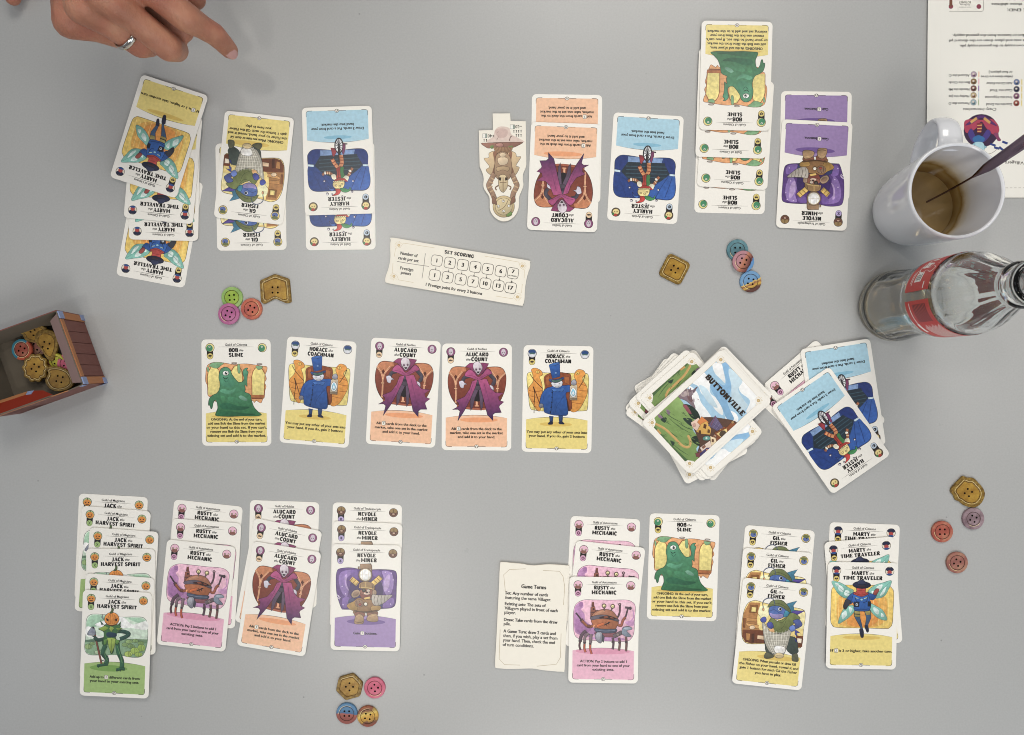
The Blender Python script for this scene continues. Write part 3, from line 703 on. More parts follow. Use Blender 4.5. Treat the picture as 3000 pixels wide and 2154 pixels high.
def marty(b, f):
    b.s('213,530 238,478 310,456 560,458 880,468 950,500 970,560 965,760 955,920 920,970 870,979 560,969 280,961 222,925 205,860 208,700', '#F0CC62', 1.4)
    b.s('300,600 430,540 720,545 880,620 880,860 760,955 560,962 400,952 290,880', '#EBB04C', 0); b.s('400,640 560,600 760,640 790,860 680,950 480,948 390,880', '#E6973C', 0)
    for x in (260, 300, 345, 395, 640, 720, 790, 850, 905): b.l('%d,500 %d,945' % (x + 6, x), 4, '#F6DC8C')
    f.oc = '#35504c'
    for s, pa in (('218,406 330,430 430,490 482,522 440,602 390,614 310,572 250,490', ('300,450 360,490 350,540 300,510', '380,520 430,530 420,585 370,570', '250,430 300,440 290,480')), ('942,408 902,520 852,592 760,617 670,592 664,522 740,460 840,430', ('760,480 830,450 820,500 770,540', '850,500 880,480 850,560 800,585', '700,530 740,540 720,590')), ('482,704 492,770 440,832 370,882 300,914 320,820 370,730 430,700', ('340,800 390,760 400,820 350,860', '430,720 470,740 440,790')), ('688,678 760,710 840,762 892,874 800,862 720,802 680,742', ('730,720 790,760 780,810 730,770', '820,790 860,830 820,840'))):
        f.s(s, '#7DBBAC', .8)
        for q in pa: f.s(q, '#D6E9E2', 0)
    f.l('240,420 350,520 460,570', 4, '#4e8e84'); f.l('925,425 800,530 690,575', 4, '#4e8e84')
    f.oc = '#10131f'
    f.p('492,752 560,764 564,850 586,930 602,1000 606,1072 582,1082 570,1060 568,960 520,880 488,820', '#3A5676', 1); f.p('612,764 690,758 696,850 662,930 666,1000 646,1016 624,950 640,850', '#3A5676', 1)
    f.p('494,764 560,770 563,838 494,832', '#9E9050'); f.l('488,800 566,806', 12, '#2c2a24'); f.p('618,766 687,762 691,812 636,814', '#9E9050')
    f.s('558,985 602,990 608,1070 588,1086 570,1066', '#22263E', 1); f.s('622,938 658,946 670,1004 650,1022 630,982', '#22263E', 1)
    f.s('490,540 440,570 398,622 402,662 450,682 482,632 502,580', '#2C5496', 1); f.s('398,622 452,652 430,692 382,748 358,712 374,655', '#3A3A44', 1); f.s('650,543 700,560 762,572 732,628 690,632 650,592', '#2C5496', 1); f.s('720,562 738,516 768,498 792,512 775,552 750,578', '#9C4A44', 1)
    f.s('490,556 560,590 650,566 682,640 692,700 667,762 560,768 490,748 485,680 462,640', '#2E61AC', 1.2); f.l('500,600 520,650 560,660', 8, '#162a50'); f.l('650,600 640,650 600,665', 8, '#162a50'); f.l('488,735 570,752 666,740', 8, '#1e3c70')
    f.p('488,653 552,660 549,718 486,714', '#242838'); f.e(522, 690, 17, 17, '#C4CED6', 0, 1); f.e(522, 690, 8, 8, '#30343c'); f.p('655,650 692,655 690,712 655,712', '#20242E'); f.e(580, 630, 18, 14, '#86BADA', 0, 1); f.l('505,605 540,615', 7, '#c8d89a'); f.l('610,618 645,606', 7, '#c8d89a')
    f.s('522,478 622,484 628,538 664,560 600,592 540,586 478,556 518,530', '#BA4842', 1.1); f.l('500,555 580,575 640,558', 6, '#7a2622'); f.l('530,520 620,525', 5, '#8a2e2a')
    f.e(580, 455, 110, 43, '#262A42', 2, 1); f.s('528,440 548,402 600,398 634,436 600,450', '#353B58', 1); f.l('540,470 620,472', 22, '#3a2a30')

def nevole(b, f):
    b.oc = '#2A1A40'
    b.s('240,460 280,426 400,415 560,440 750,435 900,445 942,490 940,650 930,830 890,890 770,906 600,912 330,916 290,900 260,820 235,720 228,560', '#5A3B80', 1.4)
    for s, c in (('290,470 400,440 430,470 345,560 372,680 350,770 290,700 260,560', '#8A6CB0'), ('770,455 880,475 905,620 845,765 775,640 790,540', '#9478B8'), ('330,520 360,500 350,600 380,690 340,640', '#B59ACB'), ('820,520 860,500 850,640 800,700 790,600', '#B79DCC'), ('640,460 740,450 760,520 680,520', '#7456A0'), ('400,450 480,450 470,560 420,520', '#7456A0'), ('300,790 380,770 370,880 310,890', '#7C5EA6'), ('770,800 900,780 890,870 780,890', '#7C5EA6')): b.s(s, c, 0)
    b.s('400,600 480,560 680,560 770,610 770,760 680,820 480,820 390,740', '#3A2660', 0)
    for x, y in ((255, 752), (270, 770), (262, 785)): b.l('%d,%d %d,%d' % (x - 18, y - 12, x + 10, y + 8), 9, '#D9CCE4')
    for x, y in ((300, 640), (340, 730), (880, 480), (810, 470), (900, 560), (310, 860), (870, 850), (850, 700)): b.e(x, y, 8, 8, '#CDBBDC', 0, 0, 10)
    f.oc = '#2B1A10'
    f.l('405,545 482,612', 58, '#D9B65E', o=1); f.l('752,530 660,612', 58, '#D9B65E', o=1)
    for s in ('392,575 432,532', '425,602 462,560', '455,630 492,585', '728,502 775,548', '700,528 748,575', '668,560 712,600'): f.l(s, 8, '#7a5a20')
    f.p('378,800 440,768 445,822 366,842', '#2E3766'); f.p('735,860 780,830 770,905 740,900', '#2E3766')
    f.s('448,940 552,940 558,1002 458,1002', '#84503A', 1); f.s('600,940 712,940 702,992 600,992', '#84503A', 1)
    f.s('443,1080 455,1000 500,968 547,1000 548,1076 500,1092', '#A5845E', 1.2); f.s('588,1042 610,985 690,962 718,1000 718,1052 660,1064', '#A5845E', 1.2); f.l('452,1062 500,1072 545,1060', 7, '#5e4028'); f.l('465,1005 500,990 540,1010', 6, '#C9AA7C'); f.l('620,1000 690,985', 6, '#C9AA7C')
    f.s('460,792 560,780 650,800 720,830 742,902 700,942 580,954 480,944 428,962 440,900', '#8E673C', 1.2); f.s('356,862 430,820 472,800 482,900 450,934 380,908', '#A37E3C', 1); f.s('640,880 745,870 740,920 650,930', '#A37E3C', 1); f.l('440,930 560,945 720,925', 16, '#4e3018')
    f.e(500, 842, 52, 46, '#8C6C54', 10, 1); f.e(510, 856, 18, 14, '#A84030', 0, 1); f.l('470,815 480,880', 8, '#5a4030'); f.l('495,800 508,830', 8, '#5a4030'); f.e(576, 852, 26, 26, '#4a3018'); f.e(576, 850, 18, 18, '#EDE6D8')
    f.s('508,690 600,665 672,692 662,772 580,795 520,772', '#8E5644', 1.1); f.s('506,722 560,742 620,732 655,762 600,795 540,790', '#7C3A32', 1); f.e(590, 722, 38, 18, '#D9BBA8', 0, 1); f.e(590, 712, 16, 10, '#3a201a'); f.p('552,775 622,758 634,784 566,798', '#E3BC62')
    f.e(556, 686, 25, 21, '#241C18'); f.e(556, 684, 15, 12, '#4e4a44'); f.e(608, 690, 21, 17, '#C9BBAA', 0, 1)
    f.s('408,735 438,690 490,678 514,720 482,762 428,774', '#A58A70', 1.1); f.s('425,735 450,705 490,700 500,722 475,748 440,755', '#866a54', 0); f.s('662,682 702,690 698,745 660,735', '#A58A70', 1)
    f.s('496,640 512,598 570,578 640,590 684,640 674,682 600,668 508,662', '#93734A', 1.2); f.l('500,650 590,655 676,672', 12, '#C2A468'); f.l('575,585 580,655', 14, '#B29258'); f.l('520,610 516,660', 6, '#4e3820'); f.l('650,610 662,672', 6, '#4e3820')
    f.s('655,738 720,742 800,742 892,742 822,812 762,852 690,868 650,822', '#B4ACA2', 1.2)
    for s in ('690,742 675,800 690,866', '730,744 716,800 728,858', '768,744 756,795 765,848', '806,744 798,785 802,826', '842,744 838,770 836,800'): f.l(s, 7, '#6E665E')
    f.p('488,402 505,398 505,440 488,430', '#8A6E54'); f.p('514,372 640,366 652,392 650,470 640,480 640,430 512,434', '#9A7C5E', 1.1); f.l('625,372 648,390 650,520', 9, '#6e543e')
    f.e(575, 500, 82, 84, '#8C745A', 0, 1); f.e(575, 500, 68, 70, '#E9E6DA'); f.e(575, 498, 54, 56, '#FDFDFA')
    for s in ('510,500 640,500', '540,440 540,560', '610,440 610,560'): f.l(s, 4, '#CFC6B4')

def jack(b, f):
    b.oc = '#38463C'
    b.s('190,470 232,405 310,394 430,405 600,432 770,430 870,440 915,500 922,600 915,740 880,860 830,906 740,913 560,882 400,882 240,880 185,850 168,780 184,640', '#CFE2CE', 1.4)
    b.s('198,485 250,412 400,412 480,440 335,500 300,545 205,560', '#A7CFB0', 0); b.s('690,445 850,450 900,500 800,500', '#A7CFB0', 0)
    b.s('300,512 420,470 620,432 740,520 905,482 910,585 700,560 500,572 320,535', '#F1F3EE', 0); b.s('193,548 262,560 302,640 392,660 382,692 198,655', '#F1F3EE', 0)
    b.p('176,722 300,716 480,712 700,700 918,715 908,770 880,858 830,903 740,910 560,880 400,879 240,878 186,848 170,780', '#86A884', 0); b.p('176,700 300,690 300,722 176,730', '#5c7a62', 0); b.p('650,690 918,700 918,740 640,730', '#6E8E68', 0)
    for x, y, rx, ry, c in ((700, 725, 44, 24, '#95B272'), (775, 715, 36, 22, '#8AA868'), (650, 760, 38, 24, '#86A468'), (720, 780, 44, 26, '#7C9A60'), (840, 745, 38, 26, '#7E9C5C'), (215, 780, 44, 32, '#94B072'), (260, 745, 34, 20, '#86A46C'), (845, 800, 46, 42, '#98B452'), (765, 835, 52, 42, '#A2BC54'), (690, 872, 48, 34, '#ACC25C'), (810, 878, 46, 28, '#9CB650'), (330, 850, 44, 26, '#A9C09A')):
        b.e(x, y, rx, ry, c, 0, 1); b.l('%d,%d %d,%d' % (x, y - ry, x, y + ry), 4, '#5c743c'); b.l('%d,%d %d,%d %d,%d' % (x + 4, y - ry, x + rx * .6, y, x + 4, y + ry), 4, '#5c743c')
    f.oc = '#14241A'
    f.l('284,600 372,996', 17, '#7E4638', False, o=1); f.s('272,542 300,600 294,642 206,640 224,588', '#8C91A0', 1.1); f.l('225,630 285,632', 6, '#c4c8d0'); f.e(274, 556, 12, 12, '#33302e')
    f.l('420,760 388,860 432,930 420,1002', 48, '#2E5A42', o=1); f.l('560,740 572,850 612,950 610,1042', 46, '#2E5F42', o=1); f.l('315,1010 380,1000 440,992', 26, '#2E5A42', o=1); f.l('545,1062 600,1046 648,1052', 30, '#2E5F42', o=1)
    for s in ('330,1030 350,1000', '545,1075 560,1050', '590,1078 600,1050', '450,890 415,905', '375,890 400,900', '395,940 380,950', '700,610 712,640', '660,690 650,665'): f.l(s, 13, '#264636')
    f.l('432,800 410,870 440,950', 7, '#5f8a52'); f.l('560,780 590,870 618,980', 7, '#5f8a52')
    f.l('400,690 330,702 286,668', 36, '#2C4C40', o=1); f.l('265,655 300,670', 16, '#2C4C40'); f.l('570,600 640,605 698,632 650,672 590,692', 40, '#30544A', o=1); f.l('700,620 640,590', 14, '#30544A')
    f.s('415,520 540,518 602,540 560,602 622,582 542,640 552,702 592,712 560,764 530,752 510,850 480,862 460,762 398,764 378,732 402,652 392,602 336,572 402,560', '#3C6A3A', 1.2)
    f.s('440,612 542,622 544,664 440,662', '#263E50', 0); f.p('336,568 412,533 462,560 402,602', '#86A23E'); f.p('480,538 524,560 490,608 462,570', '#93AE48'); f.p('540,556 625,563 570,594', '#78983E'); f.p('438,682 490,674 542,690 526,782 490,864 458,792', '#94AC48'); f.p('395,700 440,690 430,750 400,760', '#5F8C3E'); f.p('545,695 590,712 560,762 530,740', '#5F8C3E'); f.l('490,690 490,850', 4, '#4e6a26')
    f.p('572,520 606,480 596,532', '#3C6A3A'); f.p('400,520 355,470 372,520', '#4a6a5a'); f.p('385,400 372,430 398,465', '#7e8a96')
    f.e(495, 455, 88, 80, '#E08C2E', 0, 1.2)
    for dx, k in ((-48, 60), (-20, 74), (16, 76), (46, 62)): f.l('%d,%d %d,%d %d,%d' % (495 + dx * .5, 455 - k, 495 + dx, 455, 495 + dx * .5, 455 + k), 6, '#A9621A')
    f.p('425,440 470,466 436,480', '#38190A', 0); f.p('566,440 522,466 556,480', '#38190A', 0); f.p('424,496 460,508 495,514 532,508 566,496 545,526 495,534 446,526', '#6E300E', 0); f.l('440,508 495,520 552,508', 6, '#E9A850')
    f.s('470,382 492,352 494,324 516,334 512,366 496,386', '#52643A', 1)

def rusty(b, f):
    b.oc = '#5A3A52'
    b.s('165,500 200,430 280,391 400,390 600,396 780,395 860,420 899,480 890,640 885,780 850,860 780,892 560,886 350,872 220,850 170,790 158,650', '#EBB9CD', 1.4)
    b.s('172,505 202,442 262,412 278,470 252,502 292,560 302,640 402,722 422,792 350,832 222,802 172,740', '#B985B6', 0); b.s('190,620 290,650 380,730 300,790 200,760', '#A873A8', 0); b.e(250, 440, 26, 30, '#A873A8'); b.s('780,660 882,640 880,702 822,706', '#C490BC', 0); b.l('870,520 880,600 840,650', 12, '#B985B6'); b.s('345,845 600,832 800,872 560,886', '#C08CBC', 0); b.s('640,420 840,430 870,500 700,470', '#F0C6D6', 0)
    f.oc = '#2A1A1E'
    f.p('365,480 416,468 427,540 421,602 362,612', '#8C5444', 1.1); f.p('378,420 402,414 408,470 376,472', '#744438'); f.l('360,545 425,540', 10, '#5a3c3c'); f.e(400, 500, 12, 12, '#3a2420'); f.l('425,520 450,515 455,540', 10, '#6a4a44')
    f.l('715,445 712,540 690,602', 15, '#5C444C', o=1); f.e(712, 448, 16, 16, '#6a5258', 0, 1); f.e(712, 448, 6, 6, '#EBB9CD')
    f.l('188,542 258,632', 11, '#4A3A42', o=1); f.l('250,620 270,650', 34, '#63484a', o=1); f.l('262,640 340,712 412,690', 27, '#A05E42', o=1); f.e(345, 705, 18, 18, '#7a4a3c', 0, 1)
    f.l('688,690 730,702 752,640 782,602', 25, '#A45E48', o=1); f.l('782,602 812,492', 13, '#584850', o=1); f.l('776,484 842,494', 18, '#5E5058', o=1); f.e(838, 495, 16, 18, '#4e444c', 0, 1)
    for s, w, c in (('312,760 258,812 240,890', 34, '#5C4854'), ('240,885 232,940 246,992', 18, '#54323C'), ('345,788 300,832 294,905', 28, '#7A686E'), ('294,905 292,970 308,1018', 20, '#B4553A'), ('372,798 366,905', 30, '#7A686E'), ('364,905 362,980 380,1038', 20, '#B4553A'), ('628,842 640,905 630,986', 21, '#5A4450'), ('706,845 716,912 705,1002', 22, '#704E4C'), ('788,838 796,912 790,1012', 22, '#704E4C')): f.l(s, w, c, o=1)
    for x, y in ((240, 885), (294, 905), (362, 915), (632, 900), (712, 905), (792, 900)): f.e(x, y, 15, 11, '#4a3c44', 0, 1, 12)
    f.s('428,780 662,780 642,832 540,836 440,814', '#90586280'[:7], 1.1)
    f.s('375,612 400,550 470,514 540,504 620,524 672,580 688,622 600,632 480,626', '#A66E54', 1.2); f.s('420,560 480,525 540,520 500,560 440,590', '#BC8668', 0)
    f.s('380,630 530,620 690,650 682,702 652,742 540,748 430,732 395,690', '#AC6640', 1.2); f.s('372,592 520,568 682,618 692,652 530,612 378,628', '#625A66', 1.1); f.s('462,604 560,580 662,612 640,628 540,612', '#36201E', 0); f.s('520,592 560,586 575,605 540,608', '#8a4a34', 0); f.s('600,600 630,602 640,618 605,612', '#8a4a34', 0)
    f.s('418,730 540,742 672,742 662,782 540,792 430,772', '#4C5468', 1.1); f.l('430,752 540,764 660,760', 7, '#7a849a')
    f.p('440,688 522,658 524,692 442,722', '#D66E38'); f.l('528,694 602,655', 12, '#2A2026'); f.l('545,662 560,702', 8, '#2A2026'); f.l('575,655 585,690', 8, '#2A2026'); f.l('410,690 400,720', 14, '#e9a070')
    for x, y, x2, y2 in ((525, 463, 530, 522), (628, 470, 610, 525)): f.l('%d,%d %d,%d' % (x, y, x2, y2), 11, '#6E5E58', o=1); f.e(x, y, 26, 26, '#6E5E50', 0, 1); f.e(x, y, 17, 17, '#EADFA4'); f.e(x + 3, y + 4, 7, 7, '#8a7c4c')
    f.l('640,832 740,782', 44, '#6A5E64', o=1); f.e(690, 810, 18, 18, '#8a7a78', 0, 1); f.s('735,782 758,722 830,714 862,745 800,762 818,790 855,830 790,834 750,808', '#828E9E', 1.2); f.s('762,735 820,722 840,740 790,752', '#A4B0BE', 0)
    f.s('418,822 440,780 490,774 512,830 490,908 440,882', '#8E8E9A', 1.2); f.s('432,820 450,790 480,790 480,840 460,870', '#ABABB6', 0); f.p('504,800 532,830 522,902 500,884', '#4A4A56', 1.1)

ART = {'bob': bob, 'horace': horace, 'alucard': alucard, 'harley': harley, 'gil': gil, 'marty': marty, 'nevole': nevole, 'jack': jack, 'rusty': rusty}
CARD = {}
for k, fn in ART.items():
    c = KIND[k][0]
    mp = affine(c[0], c[1], c[2], CW, CH)
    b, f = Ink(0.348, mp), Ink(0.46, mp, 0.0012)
    b.dz = 0.0012
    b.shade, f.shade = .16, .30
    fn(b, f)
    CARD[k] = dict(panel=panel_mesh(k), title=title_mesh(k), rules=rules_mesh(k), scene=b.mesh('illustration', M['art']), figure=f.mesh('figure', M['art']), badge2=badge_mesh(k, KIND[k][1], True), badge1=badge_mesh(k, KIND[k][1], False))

def place_card(kind, x, y, ang, z, label, group):
    c = CARD[kind]
    o = link('playing_card', STOCK, None, (x, y, z), R(ang))
    tag(o, label, 'card', group)
    link('text_panel', c['panel'], o); link('title_lettering', c['title'], o); link('rules_lettering', c['rules'], o)
    il = link('illustration', c['scene'], o); link('figure', c['figure'], il)
    link('badge', c['badge2'], o, (tx(7.1), ty(6.75), 0)); link('badge', c['badge1'], o, (tx(50.1), ty(6.85), 0))
    return o

ZP = 0.95
WG, FI, JE, CO, SL, MI, CM, CR, PU = 'winged figure in black hat', 'blue fish-faced fisherman', 'jester on unicycle', 'pale bald caped figure', 'one-eyed green slime', 'lamp-helmeted miner with drill', 'blue-coated coachman with lantern', 'rusty crab robot', 'pumpkin-headed axe bearer'
CARDS = [
 ('marty', -294.9, 114.3, 169.2, 0, 'lowest card of the fan below the pointing hand, upside-down hat and wings showing', '', 'fan of cards below the hand'),
 ('marty', -290.3, 148.7, 178.5, 1, 'second lowest card of the fan below the pointing hand, only its title strip showing', '', 'fan of cards below the hand'),
 ('marty', -290.9, 164.1, 174.4, 2, 'card just under the topmost one in the fan below the pointing hand', '', 'fan of cards below the hand'),
 ('marty', -293.5, 188.9, 162.0, 3, 'most tilted upside-down card atop the fan below the hand, %s', WG, 'fan of cards below the hand'),
 ('gil', -219.7, 140.5, 180.6, 0, 'upside-down card underneath its twin beside the jester pair, title showing, %s', FI, 'upside-down fisherman pair'),
 ('gil', -216.8, 163.8, 173.5, 1, 'fully visible upside-down card lying on its twin beside the jester pair, %s', FI, 'upside-down fisherman pair'),
 ('harley', -146.8, 140.8, 180.6, 0, 'lower half-covered card of the upside-down pair above the scoring tile, %s', JE, 'upside-down jester pair'),
 ('harley', -147.9, 169.4, 181.5, 1, 'fully visible upper card of the upside-down pair above the scoring tile, %s', JE, 'upside-down jester pair'),
 ('alucard', 37.4, 178.9, 179.0, 0, 'covered upside-down card showing only its orange text panel, beside the statue token', '', 'upside-down caped figure pair'),
 ('alucard', 35.7, 155.6, 177.8, 1, 'fully visible upside-down card beside the statue token, %s', CO, 'upside-down caped figure pair'),
 ('harley', 101.7, 162.8, 176.5, 0, 'single upside-down card standing alone between caped figure and slime cards, %s', JE, None),
 ('bob', 171.0, 169.8, 178.5, 0, 'lowest title strip of the upside-down slime column, %s', SL, 'upside-down slime column'),
 ('bob', 174.2, 189.9, 176.6, 1, 'second lowest card of the upside-down slime column, title strip and fringe showing', '', 'upside-down slime column'),
 ('bob', 171.5, 214.3, 178.2, 2, 'card directly beneath the fully visible slime card, title strip showing, upside down', '', 'upside-down slime column'),
 ('bob', 173.7, 236.0, 178.8, 3, 'fully visible upside-down card atop the slime column near the upper edge, %s', SL, 'upside-down slime column'),
 ('nevole', 238.9, 180.6, 179.1, 0, 'covered upside-down card showing only its purple text panel, near the white mug', '', 'upside-down miner pair'),
 ('nevole', 237.9, 156.7, 177.1, 1, 'fully visible upside-down card next to the white mug, %s', MI, 'upside-down miner pair'),
 ('bob', -232.7, -19.5, 0.1, 0, 'leftmost upright card of the middle market row, %s', SL, 'market row of five cards'),
 ('horace', -165.6, -19.1, -4.7, 0, 'second market row card, tilted, beside the slime card, %s', CM, 'market row of five cards'),
 ('alucard', -95.6, -19.5, -3.3, 0, 'third market row card, tilted, next to the left coachman card, %s', CO, 'market row of five cards'),
 ('alucard', -35.4, -23.1, -0.4, 0, 'fourth market row card, straight, between its twin and a coachman card, %s', CO, 'market row of five cards'),
 ('horace', 30.6, -24.7, -1.1, 0, 'rightmost card of the middle market row, nearest the draw pile, %s', CM, 'market row of five cards'),
 ('rusty', 242.9, -33.9, 46.0, 0, 'lowest card of the discard heap, only a badge corner showing beside the draw pile', '', 'discard heap'),
 ('rusty', 247.4, -27.6, 40.8, 1, 'slanted card under the jester cards of the discard heap, pink badge and half title showing', '', 'discard heap'),
 ('harley', 262.0, -22.8, 189.0, 2, 'half-covered upside-down discard card just below the glass bottle, %s', JE, 'discard heap'),
 ('harley', 252.0, -50.0, 214.9, 3, 'topmost, strongly rotated card of the discard heap, %s', JE, 'discard heap'),
 ('jack', -337.2, -147.7, -3.1, 0, 'rearmost card of the six-card pumpkin column, first title line showing', '', 'six-card pumpkin column'),
 ('jack', -335.5, -158.4, -4.7, 1, 'second card from the back of the pumpkin column, full title showing', '', 'six-card pumpkin column'),
 ('jack', -328.2, -175.6, -3.9, 2, 'third card from the back of the pumpkin column, farthest shifted right', '', 'six-card pumpkin column'),
 ('jack', -328.0, -191.3, -0.3, 3, 'fourth card from the back of the pumpkin column, pumpkin top just peeking out', '', 'six-card pumpkin column'),
 ('jack', -330.8, -213.1, -4.0, 4, 'card directly behind the front pumpkin card, its second title line cut off', '', 'six-card pumpkin column'),
 ('jack', -331.5, -225.8, -2.4, 5, 'fully visible front card with green text panel, %s', PU, 'six-card pumpkin column'),
 ('rusty', -260.8, -153.8, -6.1, 0, 'rearmost crab robot card of the left pink column, title showing', '', 'left crab robot column'),
 ('rusty', -260.2, -168.5, -3.9, 1, 'middle crab robot card of the left pink column, title showing', '', 'left crab robot column'),
 ('rusty', -266.2, -186.4, -6.2, 2, 'fully visible tilted front card beside the pumpkin column, %s', CR, 'left crab robot column'),
 ('alucard', -194.8, -152.3, -1.8, 0, 'straight rearmost card of the three caped figure cards near the lower edge', '', 'caped figure column'),
 ('alucard', -198.5, -170.7, -11.1, 1, 'middle, most tilted card of the three caped figure cards near the lower edge', '', 'caped figure column'),
 ('alucard', -197.9, -188.9, -9.3, 2, 'fully visible tilted front card between crab robot and miner columns, %s', CO, 'caped figure column'),
 ('nevole', -126.7, -154.1, -2.0, 0, 'rearmost miner card of the three above the hexagonal gold button', '', 'miner column'),
 ('nevole', -126.4, -169.5, -2.2, 1, 'middle miner card of the three above the hexagonal gold button', '', 'miner column'),
 ('nevole', -126.4, -187.7, -1.1, 2, 'fully visible upright front card above the hexagonal gold button, %s', MI, 'miner column'),
 ('rusty', 67.9, -165.3, -2.7, 0, 'rearmost crab robot card right of the game terms tile, title showing', '', 'right crab robot column'),
 ('rusty', 69.7, -186.8, -5.9, 1, 'middle crab robot card right of the game terms tile, eye stalks peeking out', '', 'right crab robot column'),
 ('rusty', 68.5, -213.7, -0.6, 2, 'fully visible front card touching the game terms tile, %s', CR, 'right crab robot column'),
 ('bob', 133.5, -162.4, -1.5, 0, 'single upright card between crab robot and fisherman columns, %s', SL, None),
 ('gil', 208.9, -173.3, -4.7, 0, 'rearmost upright fisherman card of the lower right column, title showing', '', 'upright fisherman column'),
 ('gil', 207.3, -191.6, -4.2, 1, 'middle upright fisherman card of the lower right column, hat and eyes showing', '', 'upright fisherman column'),
 ('gil', 205.9, -216.5, -5.8, 2, 'fully visible upright front card of the lower right, %s', FI, 'upright fisherman column'),
 ('marty', 279.7, -169.7, -2.1, 0, 'rearmost card of the lower right upright winged figure column, title half covered', '', 'upright winged figure column'),
 ('marty', 280.1, -182.4, 5.0, 1, 'middle card tilted the other way in the upright winged figure column', '', 'upright winged figure column'),
 ('marty', 278.7, -201.2, -0.8, 2, 'fully visible upright front card nearest the red-brown buttons, %s', WG, 'upright winged figure column'),
]
for (k, x, y, a, z, lb, who, grp) in CARDS:
    lb = lb % who if '%s' in lb else lb
    place_card(k, x, y, a, 0.02 + z * ZP, lb, grp)

# ---- draw pile: face-down cards
def back_mesh():
    c = ((1140, 60), (1690, 645), (205, 885))
    mp = affine(c[0], c[1], c[2], CW, CH)
    k = Ink(0.342, None)
    x0, x1, y0, y1, r = tx(4.6), tx(52.4), ty(82.6), ty(4.7), 5.2
    P = []
    for (cx, cy, a0) in ((x1, y1, 270), (x0, y1, 360), (x0, y0, 90), (x1, y0, 180)):
        for i in range(7):
            a = R(a0 - 15 * i)
            P.append((cx + r * math.cos(a), cy + r * math.sin(a)))
    k.add(P, '#A4CBE4'); k.ribbon(P, .3, '#C8B48C', True)
    def clip(px):
        x, y = px
        x = min(max(x, x0), x1); y = min(max(y, y0), y1)
        for (cx, cy) in ((x0, y0), (x0, y1), (x1, y0), (x1, y1)):
            d = math.hypot(x - cx, y - cy)
            if d < r:
                d = d or 1
                x, y = cx + (x - cx) / d * r, cy + (y - cy) / d * r
        return x, y
    def mp2(p): return clip(mp(p))
    mp2.scale = mp.scale
    k.m = mp2
    k.shade = .14
    k.ow = .14
    for s in ('1030,222 1075,215 1135,225 1160,300 1182,440 1130,400 1060,330', '930,320 1000,420 1010,560 1120,640 1152,802 1060,740 1000,640 905,560 870,480 800,440 860,380', '1350,420 1450,440 1545,560 1530,740 1460,800 1420,760 1465,640 1350,540', '760,480 850,540 900,660 960,740 1012,832 900,850 850,760 790,640', '1190,760 1280,770 1330,840 1290,900 1190,880', '1140,890 1190,880 1220,930 1160,960'): k.s(s, '#F3F5F4', 0)
    for s in ('1210,300 1300,320 1380,420 1330,520 1400,640 1440,700 1360,760 1260,660 1250,520', '880,470 960,500 1040,620 1090,720 1000,680 920,570'): k.s(s, '#C6DEEA', 0)
    k.s('1150,225 1225,240 1220,330 1252,500 1205,640 1232,740 1280,850 1200,850 1130,700 1040,560 1010,470 1100,440 1160,470 1190,420', '#86B6DC', 0)
    k.s('620,590 680,650 740,740 800,820 830,880 800,960 850,1030 905,1100 842,1180 880,1290 820,1350 700,1340 560,1220 420,1080 340,970 360,830 470,720 550,650', '#7F9E58', 0)
    k.s('640,610 700,700 760,780 700,800 600,740 560,680', '#8FB066', 0); k.s('360,930 480,1060 620,1200 760,1330 700,1340 540,1200 340,990', '#4E6E44', 0)
    for s in ('400,800 480,870 560,920', '470,760 560,830 700,900', '540,850 640,930 780,1010', '450,930 560,1010 640,1060', '560,1120 660,1200 760,1260', '420,760 460,830 500,860', '620,880 720,940 820,980'): k.l(s, 9, '#4A6440', taper=True)
    k.s('500,740 540,760 535,800 505,780', '#8A6F86', 0); k.s('400,790 450,820 460,850 410,830', '#8A6F86', 0); k.s('430,850 500,830 480,890', '#33463A', 0); k.s('540,1090 590,1110 570,1150', '#33463A', 0)
    k.l('360,895 480,960 580,1050 670,1140 745,1165 775,1110 745,1030', 26, '#CDA562'); k.l('392,965 430,1015', 22, '#C99A58')
    k.s('690,690 770,690 860,765 885,850 800,842 740,770', '#2C3A32', 0); k.s('785,1062 860,1035 932,1100 905,1155 820,1125', '#2A382E', 0); k.s('690,838 790,848 790,925 740,900', '#31423A', 0); k.s('930,850 1010,840 1040,880 960,890', '#2A382E', 0); k.s('690,690 740,700 790,790 740,770', '#94505A', 0)
    k.s('640,560 715,508 800,522 850,488 832,540 792,592 835,725 800,705 722,642 650,612', '#8C7880', 1); k.l('790,560 860,486', 12, '#6B5A66'); k.s('660,570 720,535 760,560 700,600', '#B8A6A4', 0); k.s('740,590 790,600 805,660 760,640', '#7c5d60', 0); k.l('815,610 830,660', 6, '#b09aa0'); k.l('850,620 875,630', 6, '#b09aa0')
    rr = random.Random(3)
    for i in range(70):
        u, v = rr.random(), rr.random()
        x, y = 400 + 430 * u + 60 * v, 760 + 430 * v - 90 * u
        if x - 620 > (y - 620) * .55 + 90 or y > 700 + x * .95: continue
        k.l('%f,%f %f,%f %f,%f' % (x, y, x + 18, y + 13, x + 34 + 10 * v, y + 22), 5 + 3 * u, rr.choice(('#55703F', '#4A6440', '#91AE62', '#637F49', '#8CA860')), taper=True)
    for x, y in ((700, 505), (735, 520), (768, 512), (790, 545), (680, 540), (745, 560), (770, 600), (800, 640)):
        k.p('%d,%d %d,%d %d,%d %d,%d' % (x, y + 34, x - 2, y + 6, x + 16, y - 18, x + 18, y + 30), rr.choice(('#A4929A', '#7C6870', '#B6A2A0')), .7)
    k.s('800,900 900,835 1060,830 1290,872 1285,935 1130,1110 905,1285 850,1240 880,1130 850,1040', '#5E4438', 0)
